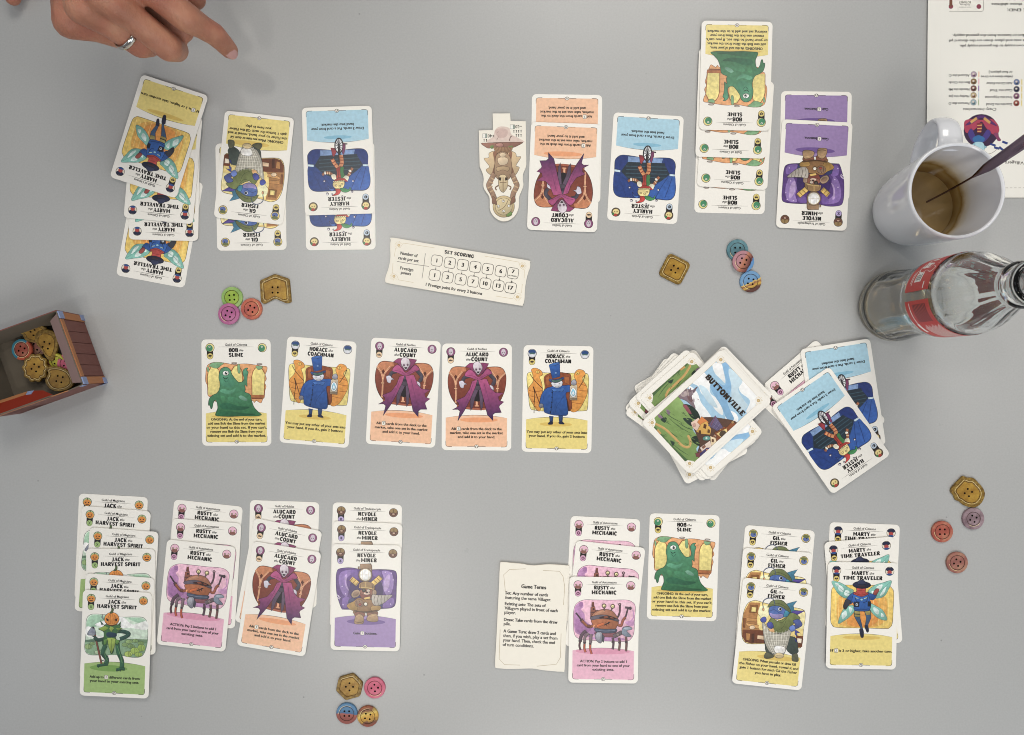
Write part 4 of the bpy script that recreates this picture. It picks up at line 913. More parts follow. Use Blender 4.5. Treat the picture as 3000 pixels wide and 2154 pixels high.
    for i in range(26):
        t, w_ = rr.random(), rr.random()
        x, y = 860 + 330 * t, 1230 - 300 * t + 60 * (w_ - .5)
        a_ = 14 + 16 * rr.random()
        k.p('%f,%f %f,%f %f,%f %f,%f' % (x - a_, y + a_ * .8, x, y - a_ * .2, x + a_ * .9, y + a_ * .5, x, y + a_ * 1.5), rr.choice(('#C9823E', '#E3CDB2', '#A8552F', '#D9B25A', '#7A5470', '#8E5A3C')), .7)
    k.p('778,888 868,832 902,882 850,982 802,950', '#E6C8B4'); k.p('800,905 830,890 836,930 806,940', '#C89A8C'); k.p('852,882 906,818 984,880 962,962 900,932', '#D98240'); k.p('900,902 962,872 1014,962 1002,1024 900,1014 842,990', '#D9A94E'); k.p('930,900 962,912 950,958 922,945', '#5c3a24'); k.p('870,975 895,975 895,1010 870,1008', '#5c3a24'); k.p('975,960 1000,970 995,1005 970,1000', '#6a4a2c')
    k.p('980,922 1062,808 1152,942 1082,982', '#6A5E80', 1.2); k.l('1010,920 1064,820', 5, '#8E3B34'); k.l('1040,940 1090,870', 4, '#8a84a8'); k.l('1070,960 1120,900', 4, '#8a84a8'); k.l('1030,890 1110,950', 4, '#4a4466')
    k.p('1048,1002 1202,932 1262,866 1298,910 1152,1062 1110,1092', '#8C5030', 1.2); k.p('1072,1012 1190,952 1204,992 1122,1052', '#E9CB80'); k.e(1146, 1010, 40, 30, '#564636', -35, 1); k.e(1262, 885, 16, 16, '#B08A5C', 0, 1)
    k.p('1002,1040 1062,1060 1084,1112 1012,1152', '#E9D2AA'); k.p('1020,1070 1045,1078 1040,1110 1018,1105', '#6a4a34'); k.p('880,1170 1000,1090 1024,1162 920,1232', '#E4CEC0'); k.p('905,1160 940,1135 950,1160 915,1185', '#8a5a48'); k.p('880,1232 962,1170 1014,1182 890,1284', '#4A4070'); k.e(965, 1195, 14, 14, '#C88A6A', 0, 1); k.p('828,1230 882,1230 892,1292 840,1272', '#7E434A'); k.s('915,1060 960,1035 1005,1055 985,1085 930,1085', '#5C948A', 1); k.e(958, 1062, 12, 12, '#cfe0d8')
    k.m = None; k.shade = 0
    # lettering across the sky
    (ax, ay), (bx, by) = mp((975, 372)), mp((1382, 792))
    k.z += .004
    k.slab('BUTTONVILLE', (ax + bx) / 2, (ay + by) / 2 - 1.9, 4.3, math.hypot(bx - ax, by - ay) + 2, 'C', '#33271E', math.atan2(by - ay, bx - ax))
    return k.mesh('back_picture', M['sky'])
def sun_mesh():
    k = Ink(0.344)
    k.e(0, 0, 1.35, 1.35, '#C2A468'); k.e(0, 0, .75, .75, '#D8C08E')
    for i in range(11):
        a = R(150 - 24 * i + 60)
        l = 3.6 if i % 2 else 2.9
        k.ribbon([(1.9 * math.cos(a), 1.9 * math.sin(a)), (l * math.cos(a), l * math.sin(a))], .26, '#D6C08C')
    return k.mesh('corner_sun')
BACK, SUN = back_mesh(), sun_mesh()
def place_back(x, y, ang, z, label, group):
    o = link('playing_card', STOCK, None, (x, y, z), R(ang))
    tag(o, label, 'card', group)
    link('back_picture', BACK, o)
    for i, (sx, sy, a) in enumerate(((6.2, 6.3, 45), (50.8, 6.3, -45), (50.8, 81, -135), (6.2, 81, 135))):
        link('corner_sun', SUN, o, (tx(sx), ty(sy), 0), R(a))
    return o
PX = [(141.0, -43.0, -128), (138.5, -38.0, -150), (136.0, -41.0, -133), (142.5, -35.5, -146), (137.0, -39.0, -126), (140.0, -42.5, -152), (139.0, -36.0, -131), (143.5, -40.0, -143), (138.0, -38.5, -135), (145.0, -39.0, -140), (143.0, -35.0, -137.5), (146.3, -37.0, -138.9)]
zz = 0.02
for i, (x, y, a) in enumerate(PX):
    top = i == len(PX) - 1
    place_back(x, y, a, zz, 'face-down card crosswise beneath the town-picture stack, green corner and sky strip showing' if top else 'face-down card inside the messy lower part of the draw pile, edges showing', 'face-down draw pile')
    zz += 0.55
for i, (x, y, a) in enumerate(((152.6, -31.5, -46.0), (150.4, -32.6, -49.5), (151.6, -35.0, -47.0), (150.0, -33.6, -48.2))):
    place_back(x, y, a, zz, 'face-down card squared up just under the top town-picture card', 'face-down draw pile')
    zz += 0.55
place_back(148.9, -34.4, -47.3, zz, 'topmost face-down card with town picture and large lettering on the draw pile', 'face-down draw pile')
# ------------------------------------------------------------------ scoring tile, terms tile, statue token
def outline(m, s, smooth=True, n=4):
    P = pts(s)
    P = catmull(P, True, n) if smooth else P
    return [m(p) for p in P]

TW, TH = 114.2, 37.6
mp = affine((235, 122), (2150, 440), (120, 755), TW, TH)
P = outline(mp, '250,126 700,204 1200,288 1700,372 2105,440 2142,468 2140,540 2112,620 2082,740 2066,860 2056,990 2032,1056 1990,1066 1500,984 1000,900 500,816 170,758 128,724 134,664 164,582 190,490 205,380 203,262 214,165')
tile = link('scoring_tile', prism('scoring_tile', P, 0, 1.8, M['tile'], M['board'], bevel=.12), None, (-50.85, 79.1, 0), R(-9.45))
tag(tile, 'ivory cardboard set scoring tile with two rows of numbered boxes', 'tile')
k = Ink(1.802)
def tpos(x, y): return mp((x, y))
sx = mp.scale
rot0 = 0.0
for (cx, cy, a0) in ((325, 232, 135), (2035, 520, 45), (1960, 948, -45), (250, 662, -135)):
    x, y = tpos(cx, cy)
    k.e(x, y, 1.2, 1.2, '#C6AA72'); k.e(x, y, .6, .6, '#DCC89C')
    for i in range(9):
        a = R(a0 - 96 + 24 * i)
        k.ribbon([(x + 1.7 * math.cos(a), y + 1.7 * math.sin(a)), (x + 3.4 * math.cos(a), y + 3.4 * math.sin(a))], .22, '#DAC698')
k.m = mp
link('corner_suns', k.mesh('corner_suns'), tile)
for s in ('820,268 390,202 345,262 280,275 258,390', '1515,383 1985,465 2010,545 2062,580 2058,690', '240,480 228,610 290,650 315,712 520,748', '2030,770 2018,890 1930,912 1895,974 1660,936'):
    k = Ink(1.803, mp); k.l(s, 5, '#CDBB94', False); link('frame_line', k.mesh('frame_line'), tile)
k = Ink(1.804, mp); k.l('692,345 668,520 640,690', 7, '#6b635a'); k.l('295,455 510,492 740,525', 7, '#6b635a')
link('table_rule', k.mesh('table_rule'), tile)
k = Ink(1.806)
def T(s, x, y, cap_px, wpx=None, al='C', bold=.02):
    px, py = tpos(x, y)
    k.text(s, px, py, cap_px * sx, wpx * sx if wpx else None, al, '#14100D', bold + .03)
px, py = tpos(1160, 378)
k.slab('SET SCORING', px, py, 46 * sx, 415 * sx, 'C', '#0C0908')
link('heading', k.mesh('heading'), tile); k = Ink(1.806)
T('Number of', 462, 378, 42, 240); T('cards per set', 452, 446, 42, 285)
link('row_caption', k.mesh('row_caption'), tile); k = Ink(1.806)
T('Prestige', 428, 580, 42, 185); T('points', 416, 638, 42, 140)
link('row_caption', k.mesh('row_caption'), tile); k = Ink(1.806)
T('1 Prestige point for every 2 buttons', 1078, 858, 42, 790)
link('footnote', k.mesh('footnote'), tile)
ups = [(850, 445), (1030, 475), (1210, 505), (1382, 533), (1555, 562), (1735, 592), (1903, 620)]
dns = [(817, 647), (996, 676), (1176, 706), (1348, 735), (1518, 763), (1698, 793), (1868, 822)]
for i, ((ax, ay), (bx, by)) in enumerate(zip(ups, dns)):
    for (cx, cy), s in (((ax, ay), '1234567'[i]), ((bx, by), ['1', '3', '5', '7', '10', '13', '17'][i])):
        k = Ink(1.803)
        x, y = tpos(cx, cy)
        k.rrect(0, 0, 8.9, 8.7, 2.2, '#3A332C', .42)
        if s == '7' and cy == 620:
            k.text('7', 0, .1, 2.8, None, 'C', '#14100D', .07); k.text('or more', 0, -2.6, 1.3, 6.6, 'C', '#14100D', .05)
        else: k.text(s, 0, -1.5, 3.1, None, 'C', '#14100D', .07)
        link('number_box', k.mesh('number_box'), tile, (x, y, 0))
    k = Ink(1.803)
    (x0, y0), (x1, y1) = tpos(ax, ay), tpos(bx, by)
    ym = (y0 + y1) / 2; xm = (x0 + x1) / 2
    k.ribbon([(0, 1.3), (0, -.9)], .3, '#3A332C'); k.add([(-.8, -.6), (.8, -.6), (0, -1.6)], '#3A332C')
    link('arrow', k.mesh('arrow'), tile, (xm, ym, 0))

GW, GH = 57.0, 87.6
mp = affine((108, 498), (712, 535), (65, 1430), GW, GH)
P = outline(mp, '125,499 200,506 290,514 350,526 410,531 470,526 540,522 620,528 695,535 711,552 706,660 700,760 690,1000 682,1200 672,1440 655,1467 560,1460 480,1452 420,1440 360,1436 300,1438 220,1440 90,1432 66,1412 70,1300 80,1100 90,880 100,680 106,520', n=2)
gt = link('terms_tile', prism('terms_tile', P, 0, 1.8, M['tile'], M['board'], bevel=.12), None, (10.0, -203.2, 0), R(-2.8))
tag(gt, 'ivory cardboard game terms tile with black text and wavy ends', 'tile')
for s in ('155,760 140,610 190,565 330,560', '480,575 625,585 655,630 670,720 660,880', '110,1090 102,1350 150,1400 285,1405', '640,1130 635,1340 600,1400 430,1416'):
    k = Ink(1.802, mp); k.l(s, 4, '#B9A888', False); link('frame_line', k.mesh('frame_line'), gt)
k = Ink(1.804)
sx = mp.scale
x, y = mp((400, 735)); k.text('Game Terms', x, y, 33 * sx, 215 * sx, 'C', '#14100D', .06)
for yy, s, w in ((782, 'Set: Any number of cards', 370), (822, 'featuring the same Villager.', 400), (876, 'Existing sets: The sets of', 356), (915, 'Villagers played in front of each', 462), (952, 'player.', 100), (1016, 'Draw: Take cards from the draw', 465), (1052, 'pile.', 60), (1116, 'A Game Turn: draw 2 cards and', 455), (1156, 'then, if you wish, play a set from', 472), (1195, 'your hand. Then, check the end', 452), (1235, 'of turn conditions.', 270)):
    x, y = mp((155 - (yy - 780) * .05, yy))
    bold = .03 if ':' in s else .018
    k.text(s, x, y, 27 * sx, w * sx, 'L', '#14100D', bold + .025)
link('lettering', k.mesh('lettering'), gt)

# statue token
OX, OY = 440, 800
def mp(p): return ((p[0] - OX) * .0598, (OY - p[1]) * .0598)
mp.scale = .0598
P = [mp(p) for p in pts('297,68 535,68 541,172 745,175 748,400 751,760')] + [mp(p) for p in catmull(pts('751,760 738,815 708,880 702,960 711,1040 682,1120 652,1200 644,1340 602,1440 530,1502 455,1524 380,1512 300,1452 256,1370 251,1280 244,1190 190,1110 165,1040 170,950 155,870 116,780'), False, 4)[1:]] + [mp(p) for p in pts('108,295 299,290')]
st = link('statue_token', prism('statue_token', P, 0, 1.9, M['tile'], M['board'], bevel=.1), None, (-13.5, 163.2, 0), R(0.3))
tag(st, 'die-cut cardboard token of an upside-down winged statue holding a disc', 'token')
g, f = Ink(1.902, mp), Ink(1.93, mp)
f.shade = .28
g.s('205,455 300,380 330,290 400,245 520,265 550,350 640,400 722,460 460,466', '#DCC6BA', 0); g.s('330,300 420,270 500,300 480,380 380,400', '#CDB0A6', 0); g.l('520,440 540,385 560,375', 12, '#7a6058'); g.l('350,430 375,380', 6, '#7a6058'); g.l('365,330 372,310', 6, '#7a6058')
for x, y, w in ((565, 250, 60), (190, 368, 60)): g.p('%d,%d %d,%d %d,%d %d,%d' % (x - w / 2, y - 28, x + w / 2, y - 28, x + w / 2, y + 28, x - w / 2, y + 28), '#EDEDE4'); g.p('%d,%d %d,%d %d,%d %d,%d' % (x + w / 6, y - 28, x + w / 2, y - 28, x + w / 2, y + 28, x + w / 6, y + 28), '#93A598')
for x, y in [(585 + 32 * i, 310) for i in range(4)] + [(617 + 32 * i, 365) for i in range(3)] + [(180 + 32 * i, 428) for i in range(2)]: g.p('%d,%d %d,%d %d,%d' % (x - 10, y - 16, x + 10, y - 16, x, y + 4), '#2a2420', 0); g.e(x, y + 10, 8, 8, '#2a2420', 0, 0, 10)
for s, x, y, w in (('~20', 648, 228, 88), ('+40', 275, 350, 92)):
    px, py = mp((x, y)); g.text(s, px, py, 2.5, w * .0598, 'C', '#2a2420', .015, math.pi)
f.oc = '#3B2A20'
f.s('142,470 250,464 420,458 560,458 704,460 640,502 560,532 440,532 330,522 240,537 190,512', '#9C6E5E', 1.2); f.s('340,480 420,470 440,515 360,515', '#B98578', 1); f.s('265,505 310,500 300,540 270,540', '#6f8a4e', 0); f.s('500,520 560,505 570,540 520,545', '#6f8a4e', 0)
f.p('300,522 568,522 560,560 515,610 345,610 318,560', '#A57E5C', 1.2)
for x in range(325, 560, 22): f.l('%d,525 %d,600' % (x, 435 + (x - 435) * .7), 5, '#6E4E38')
f.s('248,602 330,582 380,700 318,902 262,895 203,832 250,782 178,680 242,662', '#D2B68C', 1.2); f.s('602,602 520,582 488,700 552,892 602,900 657,802 612,772 677,660 622,652', '#D2B68C', 1.2); f.s('300,600 345,590 360,720 320,890 290,860 320,740', '#8B6048', 0); f.s('560,600 520,590 505,720 550,880 580,850 545,740', '#8B6048', 0)
f.s('345,632 432,580 512,632 545,702 552,862 502,964 378,964 318,872 328,722', '#A8896A', 1.2); f.s('362,680 430,655 502,680 492,745 430,770 378,752', '#DCC4A2', 1); f.s('345,800 430,780 520,800 500,850 430,830 360,850', '#B79A74', 1); f.s('385,620 430,595 475,620 455,655 405,655', '#DCC4A2', 1)
for s, w, c in (('318,880 258,990 240,1050 290,1150 322,1232', 62, '#9A7A62'), ('552,880 602,990 622,1050 572,1150 562,1232', 62, '#9A7A62')): f.l(s, w, c, o=1)
for s in ('270,940 310,965', '245,990 300,1010', '230,1075 290,1050', '255,1130 305,1105', '560,960 600,935', '570,1010 630,990', '580,1050 640,1075', '560,1105 620,1130'): f.l(s, 20, '#C0A07C')
f.s('370,962 398,900 462,900 497,962 492,1062 436,1135 384,1082', '#CDB890', 1.2); f.l('434,930 434,1120', 10, '#7d6448'); f.l('390,1000 480,1000', 8, '#7d6448'); f.l('345,1105 330,1070 370,1040', 16, '#7a5c46'); f.l('525,1100 540,1065 500,1040', 16, '#7a5c46'); f.p('375,930 410,935 405,975 380,970', '#3a2c22'); f.p('495,930 462,935 465,975 490,970', '#3a2c22')
f.e(441, 1326, 146, 146, '#C4AE80', 0, 1.2, 36); f.e(441, 1326, 115, 115, '#D0BE92', 0, 1, 32); f.l('505,1235 450,1330 370,1380', 7, '#6b563c')
for x, y in ((437, 1252), (368, 1323), (513, 1318), (440, 1391)): f.e(x, y, 18, 18, '#F3EFE6', 0, 1); f.l('%d,%d %d,%d' % (x, y, x + (441 - x) * .02 + (0 if abs(x - 441) < 20 else (18 if x > 441 else -18)), y + (0 if abs(x - 441) > 20 else (30 if y > 1326 else -18))), 10, '#8a7654')
for s in ('290,1190 330,1220 350,1300 320,1290 285,1280', '590,1190 550,1220 530,1300 570,1280 600,1260'): f.s(s, '#8A6450', 1)
f.s('470,1450 505,1415 545,1398 550,1440 505,1464', '#6E8E4C', 1)
gm = link('printed_base', g.mesh('printed_base'), st); link('statue_picture', f.mesh('statue_picture'), st)

# ------------------------------------------------------------------ button tokens
def lathe_flat(P, name, mats, prof):
    """rings from an outline: prof = [(scale, z, material)], last closes the top"""
    n = len(P); V, F, mi = [], [], []
    for s, z, _ in prof:
        for x, y in P: V.append((x * s * MM, y * s * MM, z * MM))
    for k_ in range(len(prof) - 1):
        for i in range(n):
            j = (i + 1) % n
            F.append((k_ * n + i, k_ * n + j, (k_ + 1) * n + j, (k_ + 1) * n + i)); mi.append(prof[k_ + 1][2])
    F.append(tuple(range((len(prof) - 1) * n, len(prof) * n))); mi.append(prof[-1][2])
    F.append(tuple(reversed(range(n)))); mi.append(0)
    me = bpy.data.meshes.new(name); me.from_pydata(V, [], F)
    for m in mats: me.materials.append(m)
    me.polygons.foreach_set('material_index', mi)
    bm = bmesh.new(); bm.from_mesh(me); bmesh.ops.recalc_face_normals(bm, faces=bm.faces); bm.to_mesh(me); bm.free()
    return me

def token_paint(name, stops, scale=120.0, rough=.45, split=None):
    """printed, mottled button face: stops = [(pos, colour)]; split = (nx, ny, off) adds a straight-ish colour boundary"""
    m = bpy.data.materials.new(name); m.use_nodes = True
    nt = m.node_tree; b = nt.nodes['Principled BSDF']
    b.inputs['Roughness'].default_value = rough; b.inputs['Specular IOR Level'].default_value = .4
    tc = nt.nodes.new('ShaderNodeTexCoord')
    n = nt.nodes.new('ShaderNodeTexNoise'); n.inputs['Scale'].default_value = scale; n.inputs['Detail'].default_value = 6; n.inputs['Roughness'].default_value = .65
    nt.links.new(tc.outputs['Object'], n.inputs['Vector'])
    fac = n.outputs['Fac']
    if split:
        d = nt.nodes.new('ShaderNodeVectorMath'); d.operation = 'DOT_PRODUCT'
        d.inputs[1].default_value = (split[0] * 60, split[1] * 60, 0)
        nt.links.new(tc.outputs['Object'], d.inputs[0])
        a = nt.nodes.new('ShaderNodeMath'); a.operation = 'MULTIPLY_ADD'; a.inputs[1].default_value = .35; a.inputs[2].default_value = split[2] + .33
        nt.links.new(n.outputs['Fac'], a.inputs[0])
        ad = nt.nodes.new('ShaderNodeMath'); ad.operation = 'ADD'
        nt.links.new(a.outputs[0], ad.inputs[0]); nt.links.new(d.outputs['Value'], ad.inputs[1]); fac = ad.outputs[0]
    r = nt.nodes.new('ShaderNodeValToRGB')
    r.color_ramp.elements[0].position = stops[0][0]; r.color_ramp.elements[0].color = (*lin(stops[0][1]), 1)
    r.color_ramp.elements[1].position = stops[-1][0]; r.color_ramp.elements[1].color = (*lin(stops[-1][1]), 1)
    for p_, c in stops[1:-1]:
        e = r.color_ramp.elements.new(p_); e.color = (*lin(c), 1)
    nt.links.new(fac, r.inputs['Fac']); nt.links.new(r.outputs['Color'], b.inputs['Base Color'])
    n2 = nt.nodes.new('ShaderNodeTexNoise'); n2.inputs['Scale'].default_value = 1200
    nt.links.new(tc.outputs['Object'], n2.inputs['Vector'])
    bp = nt.nodes.new('ShaderNodeBump'); bp.inputs['Strength'].default_value = .3; bp.inputs['Distance'].default_value = .0002
    nt.links.new(n2.outputs['Fac'], bp.inputs['Height']); nt.links.new(bp.outputs['Normal'], b.inputs['Normal'])
    return m

TP = {
 'green': token_paint('green_button_print', [(.3, '#6F9450'), (.5, '#8DB062'), (.7, '#A3C078')], 90),
 'green_in': token_paint('green_button_center', [(.3, '#7C9C34'), (.7, '#A4BE52')], 140),
 'magenta': token_paint('magenta_button_print', [(.3, '#94507E'), (.5, '#B0648E'), (.7, '#BE7CA0')], 80),
 'coral': token_paint('coral_button_print', [(.32, '#94484C'), (.5, '#B8604E'), (.68, '#C97A5A')], 150),
 'gold': token_paint('gold_button_print', [(.3, '#523C16'), (.5, '#7E6228'), (.7, '#A68A44')], 420, .36),
 'gold_in': token_paint('gold_button_center', [(.3, '#7E5C20'), (.5, '#9C762C'), (.7, '#B8943E')], 160, .34),
 'teal': token_paint('teal_button_print', [(.3, '#456870'), (.5, '#557E88'), (.7, '#6A949C')], 160),
 'mix': token_paint('rose_brown_blue_print', [(.24, '#5E8EBE'), (.3, '#5A2E2E'), (.44, '#8E5A4C'), (.58, '#B4765A'), (.75, '#B08088')], 160, split=(-.9, .45, .10)),
 'bluegold': token_paint('blue_gold_print', [(.30, '#5C3A34'), (.42, '#D0A84E'), (.52, '#8A5A48'), (.60, '#D9BC6A'), (.62, '#5E88B0'), (.8, '#6E98BE')], 190, split=(-.5, 1.0, .16)),
 'plum': token_paint('grey_plum_print', [(.3, '#5E4A52'), (.5, '#887278'), (.7, '#A8939A')], 130),
 'russet': token_paint('russet_print', [(.3, '#8A4038'), (.5, '#A65646'), (.7, '#B8836A')], 110),
 'brown': token_paint('rose_brown_print', [(.3, '#7A4C48'), (.5, '#996458'), (.7, '#B08A70')], 110),
 'pink': token_paint('pink_button_print', [(.3, '#B04C66'), (.5, '#C9647C'), (.7, '#D27E90')], 100),
 'bluebrown': token_paint('blue_brown_print', [(.3, '#8A4A42'), (.46, '#A05C50'), (.50, '#41688E'), (.7, '#5680A4')], 120, split=(.05, 1.0, .0)),
 'motley': token_paint('motley_print', [(.22, '#9CB45C'), (.32, '#9A4434'), (.42, '#6A4636'), (.5, '#C79A3E'), (.56, '#D9BE62'), (.66, '#7A4A3A'), (.8, '#B4683E')], 170, split=(-.15, .35, .02)),
 'teal_coral': token_paint('teal_coral_print', [(.34, '#B4543C'), (.48, '#C06448'), (.52, '#2F7C98'), (.7, '#418CA6')], 100, split=(-.8, .5, .02)),
 'yellow': token_paint('yellow_print', [(.3, '#A8A436'), (.7, '#CCC852')], 140),
}
HOLE = principled('hole_black', '#17100C', .9, .1)
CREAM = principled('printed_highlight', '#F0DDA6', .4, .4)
SHADOW_LINE = principled('printed_groove', '#3A2418', .6, .2)
CIRC = [(math.cos(2 * math.pi * i / 40), math.sin(2 * math.pi * i / 40)) for i in range(40)]
def hole_mesh(r=.82):
    V = [(0, 0, 0)] + [(r * MM * math.cos(2 * math.pi * i / 14), r * MM * math.sin(2 * math.pi * i / 14), 0) for i in range(14)]
    me = bpy.data.meshes.new('hole'); me.from_pydata(V, [], [(0, 1 + i, 1 + (i + 1) % 14) for i in range(14)]); me.materials.append(HOLE)
    return me
HM = hole_mesh()
def rimline(P, s, w, z, mat, name, a0=0, a1=None):
    n = len(P); a1 = n if a1 is None else a1
    V, F = [], []
    idx = [i % n for i in range(a0, a1 + 1)]
    for i in idx:
        x, y = P[i]; r = math.hypot(x, y)
        for q in (-w / 2, w / 2): V.append((x * (s + q / r) * MM, y * (s + q / r) * MM, z * MM))
    for i in range(len(idx) - 1): F.append((2 * i, 2 * i + 1, 2 * i + 3, 2 * i + 2))
    me = bpy.data.meshes.new(name); me.from_pydata(V, [], F); me.materials.append(mat)
    return me
def button(x, y, z, P, outer, inner, label, ang=0, ins=.66, hd=2.75, ha=45, light=(0, None), tilt=None, group=None, hl=True):
    """thick punched token: chamfered rim, printed recess, four holes"""
    me = lathe_flat(P, 'button_token', [outer, inner, M['board']], [(1, 0, 0), (1, 1.45, 0), (.965, 1.9, 0), (ins + .05, 1.9, 0), (ins, 1.62, 1)])
    o = link('button_token', me, None, (x, y, z), R(ang))
    if tilt: o.rotation_euler = (R(tilt[0]), R(tilt[1]), R(ang))
    tag(o, label, 'button', group)
    link('groove', rimline(P, ins + .012, .34, 1.915, SHADOW_LINE, 'groove'), o)
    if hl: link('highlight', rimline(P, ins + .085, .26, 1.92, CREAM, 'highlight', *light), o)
    for i in range(4):
        a = R(ha + 90 * i)
        h = link('hole', HM, o, (hd * math.cos(a), hd * math.sin(a), 1.635))
    return o
def circ(r): return [(x * r, y * r) for x, y in CIRC]
C9 = circ(8.75)
GB = 'loose round buttons'
button(-235.4, 58.3, 0, C9, TP['green'], TP['green_in'], 'green round button touching a magenta button', 20, hd=2.7, ha=30, light=(0, 0), group=GB, hl=False)
button(-237.7, 44.8, 1.2, C9, TP['magenta'], TP['magenta'], 'magenta round button overlapping the green button', 15, ha=10, light=(18, 26), tilt=(-3, 0), group=GB)
button(-219.5, 49.0, 0, C9, TP['coral'], TP['coral'], 'coral red mottled round button beside the gold notched button', 0, ha=20, light=(34, 46), group=GB)
def rounded(P, r=1.6, n=4):
    out = []
    N = len(P)
    for i in range(N):
        a, b, c = Vector(P[i - 1]), Vector(P[i]), Vector(P[(i + 1) % N])
        d1, d2 = (a - b).normalized(), (c - b).normalized()
        p0, p1 = b + d1 * r, b + d2 * r
        for k_ in range(n + 1):
            t = k_ / n
            out.append(tuple((p0 * (1 - t) ** 2 + b * 2 * t * (1 - t) + p1 * t * t)))
    return out
def dens(P, n=3):
    out = []
    for i in range(len(P)):
        a, b = P[i], P[(i + 1) % len(P)]
        for k_ in range(n): out.append((a[0] + (b[0] - a[0]) * k_ / n, a[1] + (b[1] - a[1]) * k_ / n))
    return out
SH = [((x - 1600) / 30.8, (590 - y) / 30.8) for x, y in pts('1595,185 1960,310 2010,900 1880,930 1595,800 1320,950 1235,880 1210,355')]
button(-199.9, 64.4, 0, rounded(SH, 1.5), TP['gold'], TP['gold_in'], 'notched house-shaped gold button near the coral button', 0, ins=.72, hd=3.1, ha=45, group='gold special buttons')
SQ = round_rect(20.2, 20.2, 3.6)
button(125.4, 80.9, 0, SQ, TP['gold'], TP['gold_in'], 'rounded square gold button lying alone right of centre', -27, ins=.70, hd=2.9, ha=40, group='gold special buttons')
button(176.3, 96.2, 0, C9, TP['teal'], TP['teal'], 'dusty teal round button partly covered by a rose-blue button', 0, ha=45, light=(22, 28), group=GB)
button(180.4, 86.9, 2.0, C9, TP['mix'], TP['mix'], 'rose, brown and blue round button lying on the teal button', 0, ha=25, light=(20, 27), tilt=(2.5, 0), group=GB)
button(187.0, 70.9, 0, C9, TP['bluegold'], TP['bluegold'], 'blue and speckled gold round button at the end of the trio', 0, ha=35, light=(21, 29), group=GB)
FL = [((x - 690) / 18.3, (320 - y) / 18.3) for x, y in catmull(pts('610,72 680,98 745,98 800,130 840,178 900,240 938,330 915,430 860,505 790,540 700,535 620,505 560,455 500,430 478,370 430,310 440,250 500,180 560,120'), True, 2)]
button(364.2, -100.5, 0, FL, TP['gold'], TP['gold_in'], 'scalloped paw-shaped gold button at the right side', 0, ins=.68, hd=3.0, ha=10, group='gold special buttons')
button(368.5, -121.8, 0, circ(8.9), TP['plum'], TP['plum'], 'grey-plum round button touching the scalloped gold button', 0, ins=.6, ha=20, light=(26, 36), group=GB)
button(343.5, -132.5, 0, C9, TP['russet'], TP['russet'], 'russet red round button left of the grey-plum one', 0, ha=45, light=(20, 28), group=GB)
button(355.8, -157.7, 0, C9, TP['brown'], TP['brown'], 'rose-brown round button lying lowest in the right-hand group', 0, ha=15, light=(21, 30), group=GB)
HX = [(11.8 * math.cos(R(a)), 11.8 * math.sin(R(a))) for a in (16, 74, 138, 196, 254, 318)]
button(-140.3, -261.6, 0, rounded(HX, 2.0), TP['gold'], TP['gold_in'], 'hexagonal gold button near the lower edge', 0, ins=.72, hd=3.0, ha=0, light=(0, 13), group='gold special buttons')
button(-119.5, -262.5, 0, C9, TP['pink'], TP['pink'], 'bright pink round button beside the hexagonal gold one', 0, ha=5, light=(26, 36), group=GB)
button(-142.6, -283.8, 0, C9, TP['bluebrown'], TP['bluebrown'], 'round button half blue, half brown, below the hexagonal gold one', 0, ha=45, light=(6, 20), group=GB)
button(-125.3, -286.1, 0, C9, TP['motley'], TP['motley'], 'motley yellow, brown and red round button at the lower edge', 0, ha=35, light=(8, 20), group=GB)

# ------------------------------------------------------------------ treasure chest box with buttons
def quad_slab(name, a, b, c, d, t, mat, inner=None):
    """flat board a-b-c-d (mm), thickness t along its normal (outwards); optional other material on the far side"""
    A, B, Cc, D = (Vector(v) for v in (a, b, c, d))
    n = (B - A).cross(D - A).normalized() * t
    V = [A, B, Cc, D, A - n, B - n, Cc - n, D - n]
    F = [(0, 1, 2, 3), (7, 6, 5, 4), (0, 4, 5, 1), (1, 5, 6, 2), (2, 6, 7, 3), (3, 7, 4, 0)]
    me = bpy.data.meshes.new(name); me.from_pydata([tuple(v * MM) for v in V], [], F)
    me.materials.append(mat)
    if inner:
        me.materials.append(inner)
        for i in range(1, 6): me.polygons[i].material_index = 1
    return me
CB = {
 'plank': principled('printed_plank', '#7A4E46', .55, .3, var=.12, vscale=160, bump=.1),
 'orange': principled('printed_orange_trim', '#B0764E', .5, .3, var=.1, vscale=150),
 'blue': principled('printed_blue_iron', '#8E9CC0', .5, .3, var=.12, vscale=200),
 'inner': principled('bare_cardboard_shaded', '#6E665A', .8, .15, var=.08, vscale=120, bump=.1),  # bare board, darkened so the shade inside the box is in its colour
 'mauve': principled('mauve_flap', '#8E7672', .6, .25, var=.06, vscale=150),
 'red': principled('deep_red_print', '#8C2E1C', .5, .3, var=.08, vscale=120),
 'violet': principled('dark_violet_print', '#3A2C4A', .5, .3),
 'seam': principled('plank_seam', '#55302C', .6, .2),
}
chest = bpy.data.objects.new('chest_box', None); COL.objects.link(chest)
chest.location = (-0.3597, 0.0434, 0); chest.rotation_euler = (0, 0, math.atan2(-55.0, 19.6))
tag(chest, 'small open cardboard treasure chest printed with brown planks, full of buttons', 'box')
CL, CD, HB = 58.4, 74.0, 36.0   # along the planked side, depth to the left, height
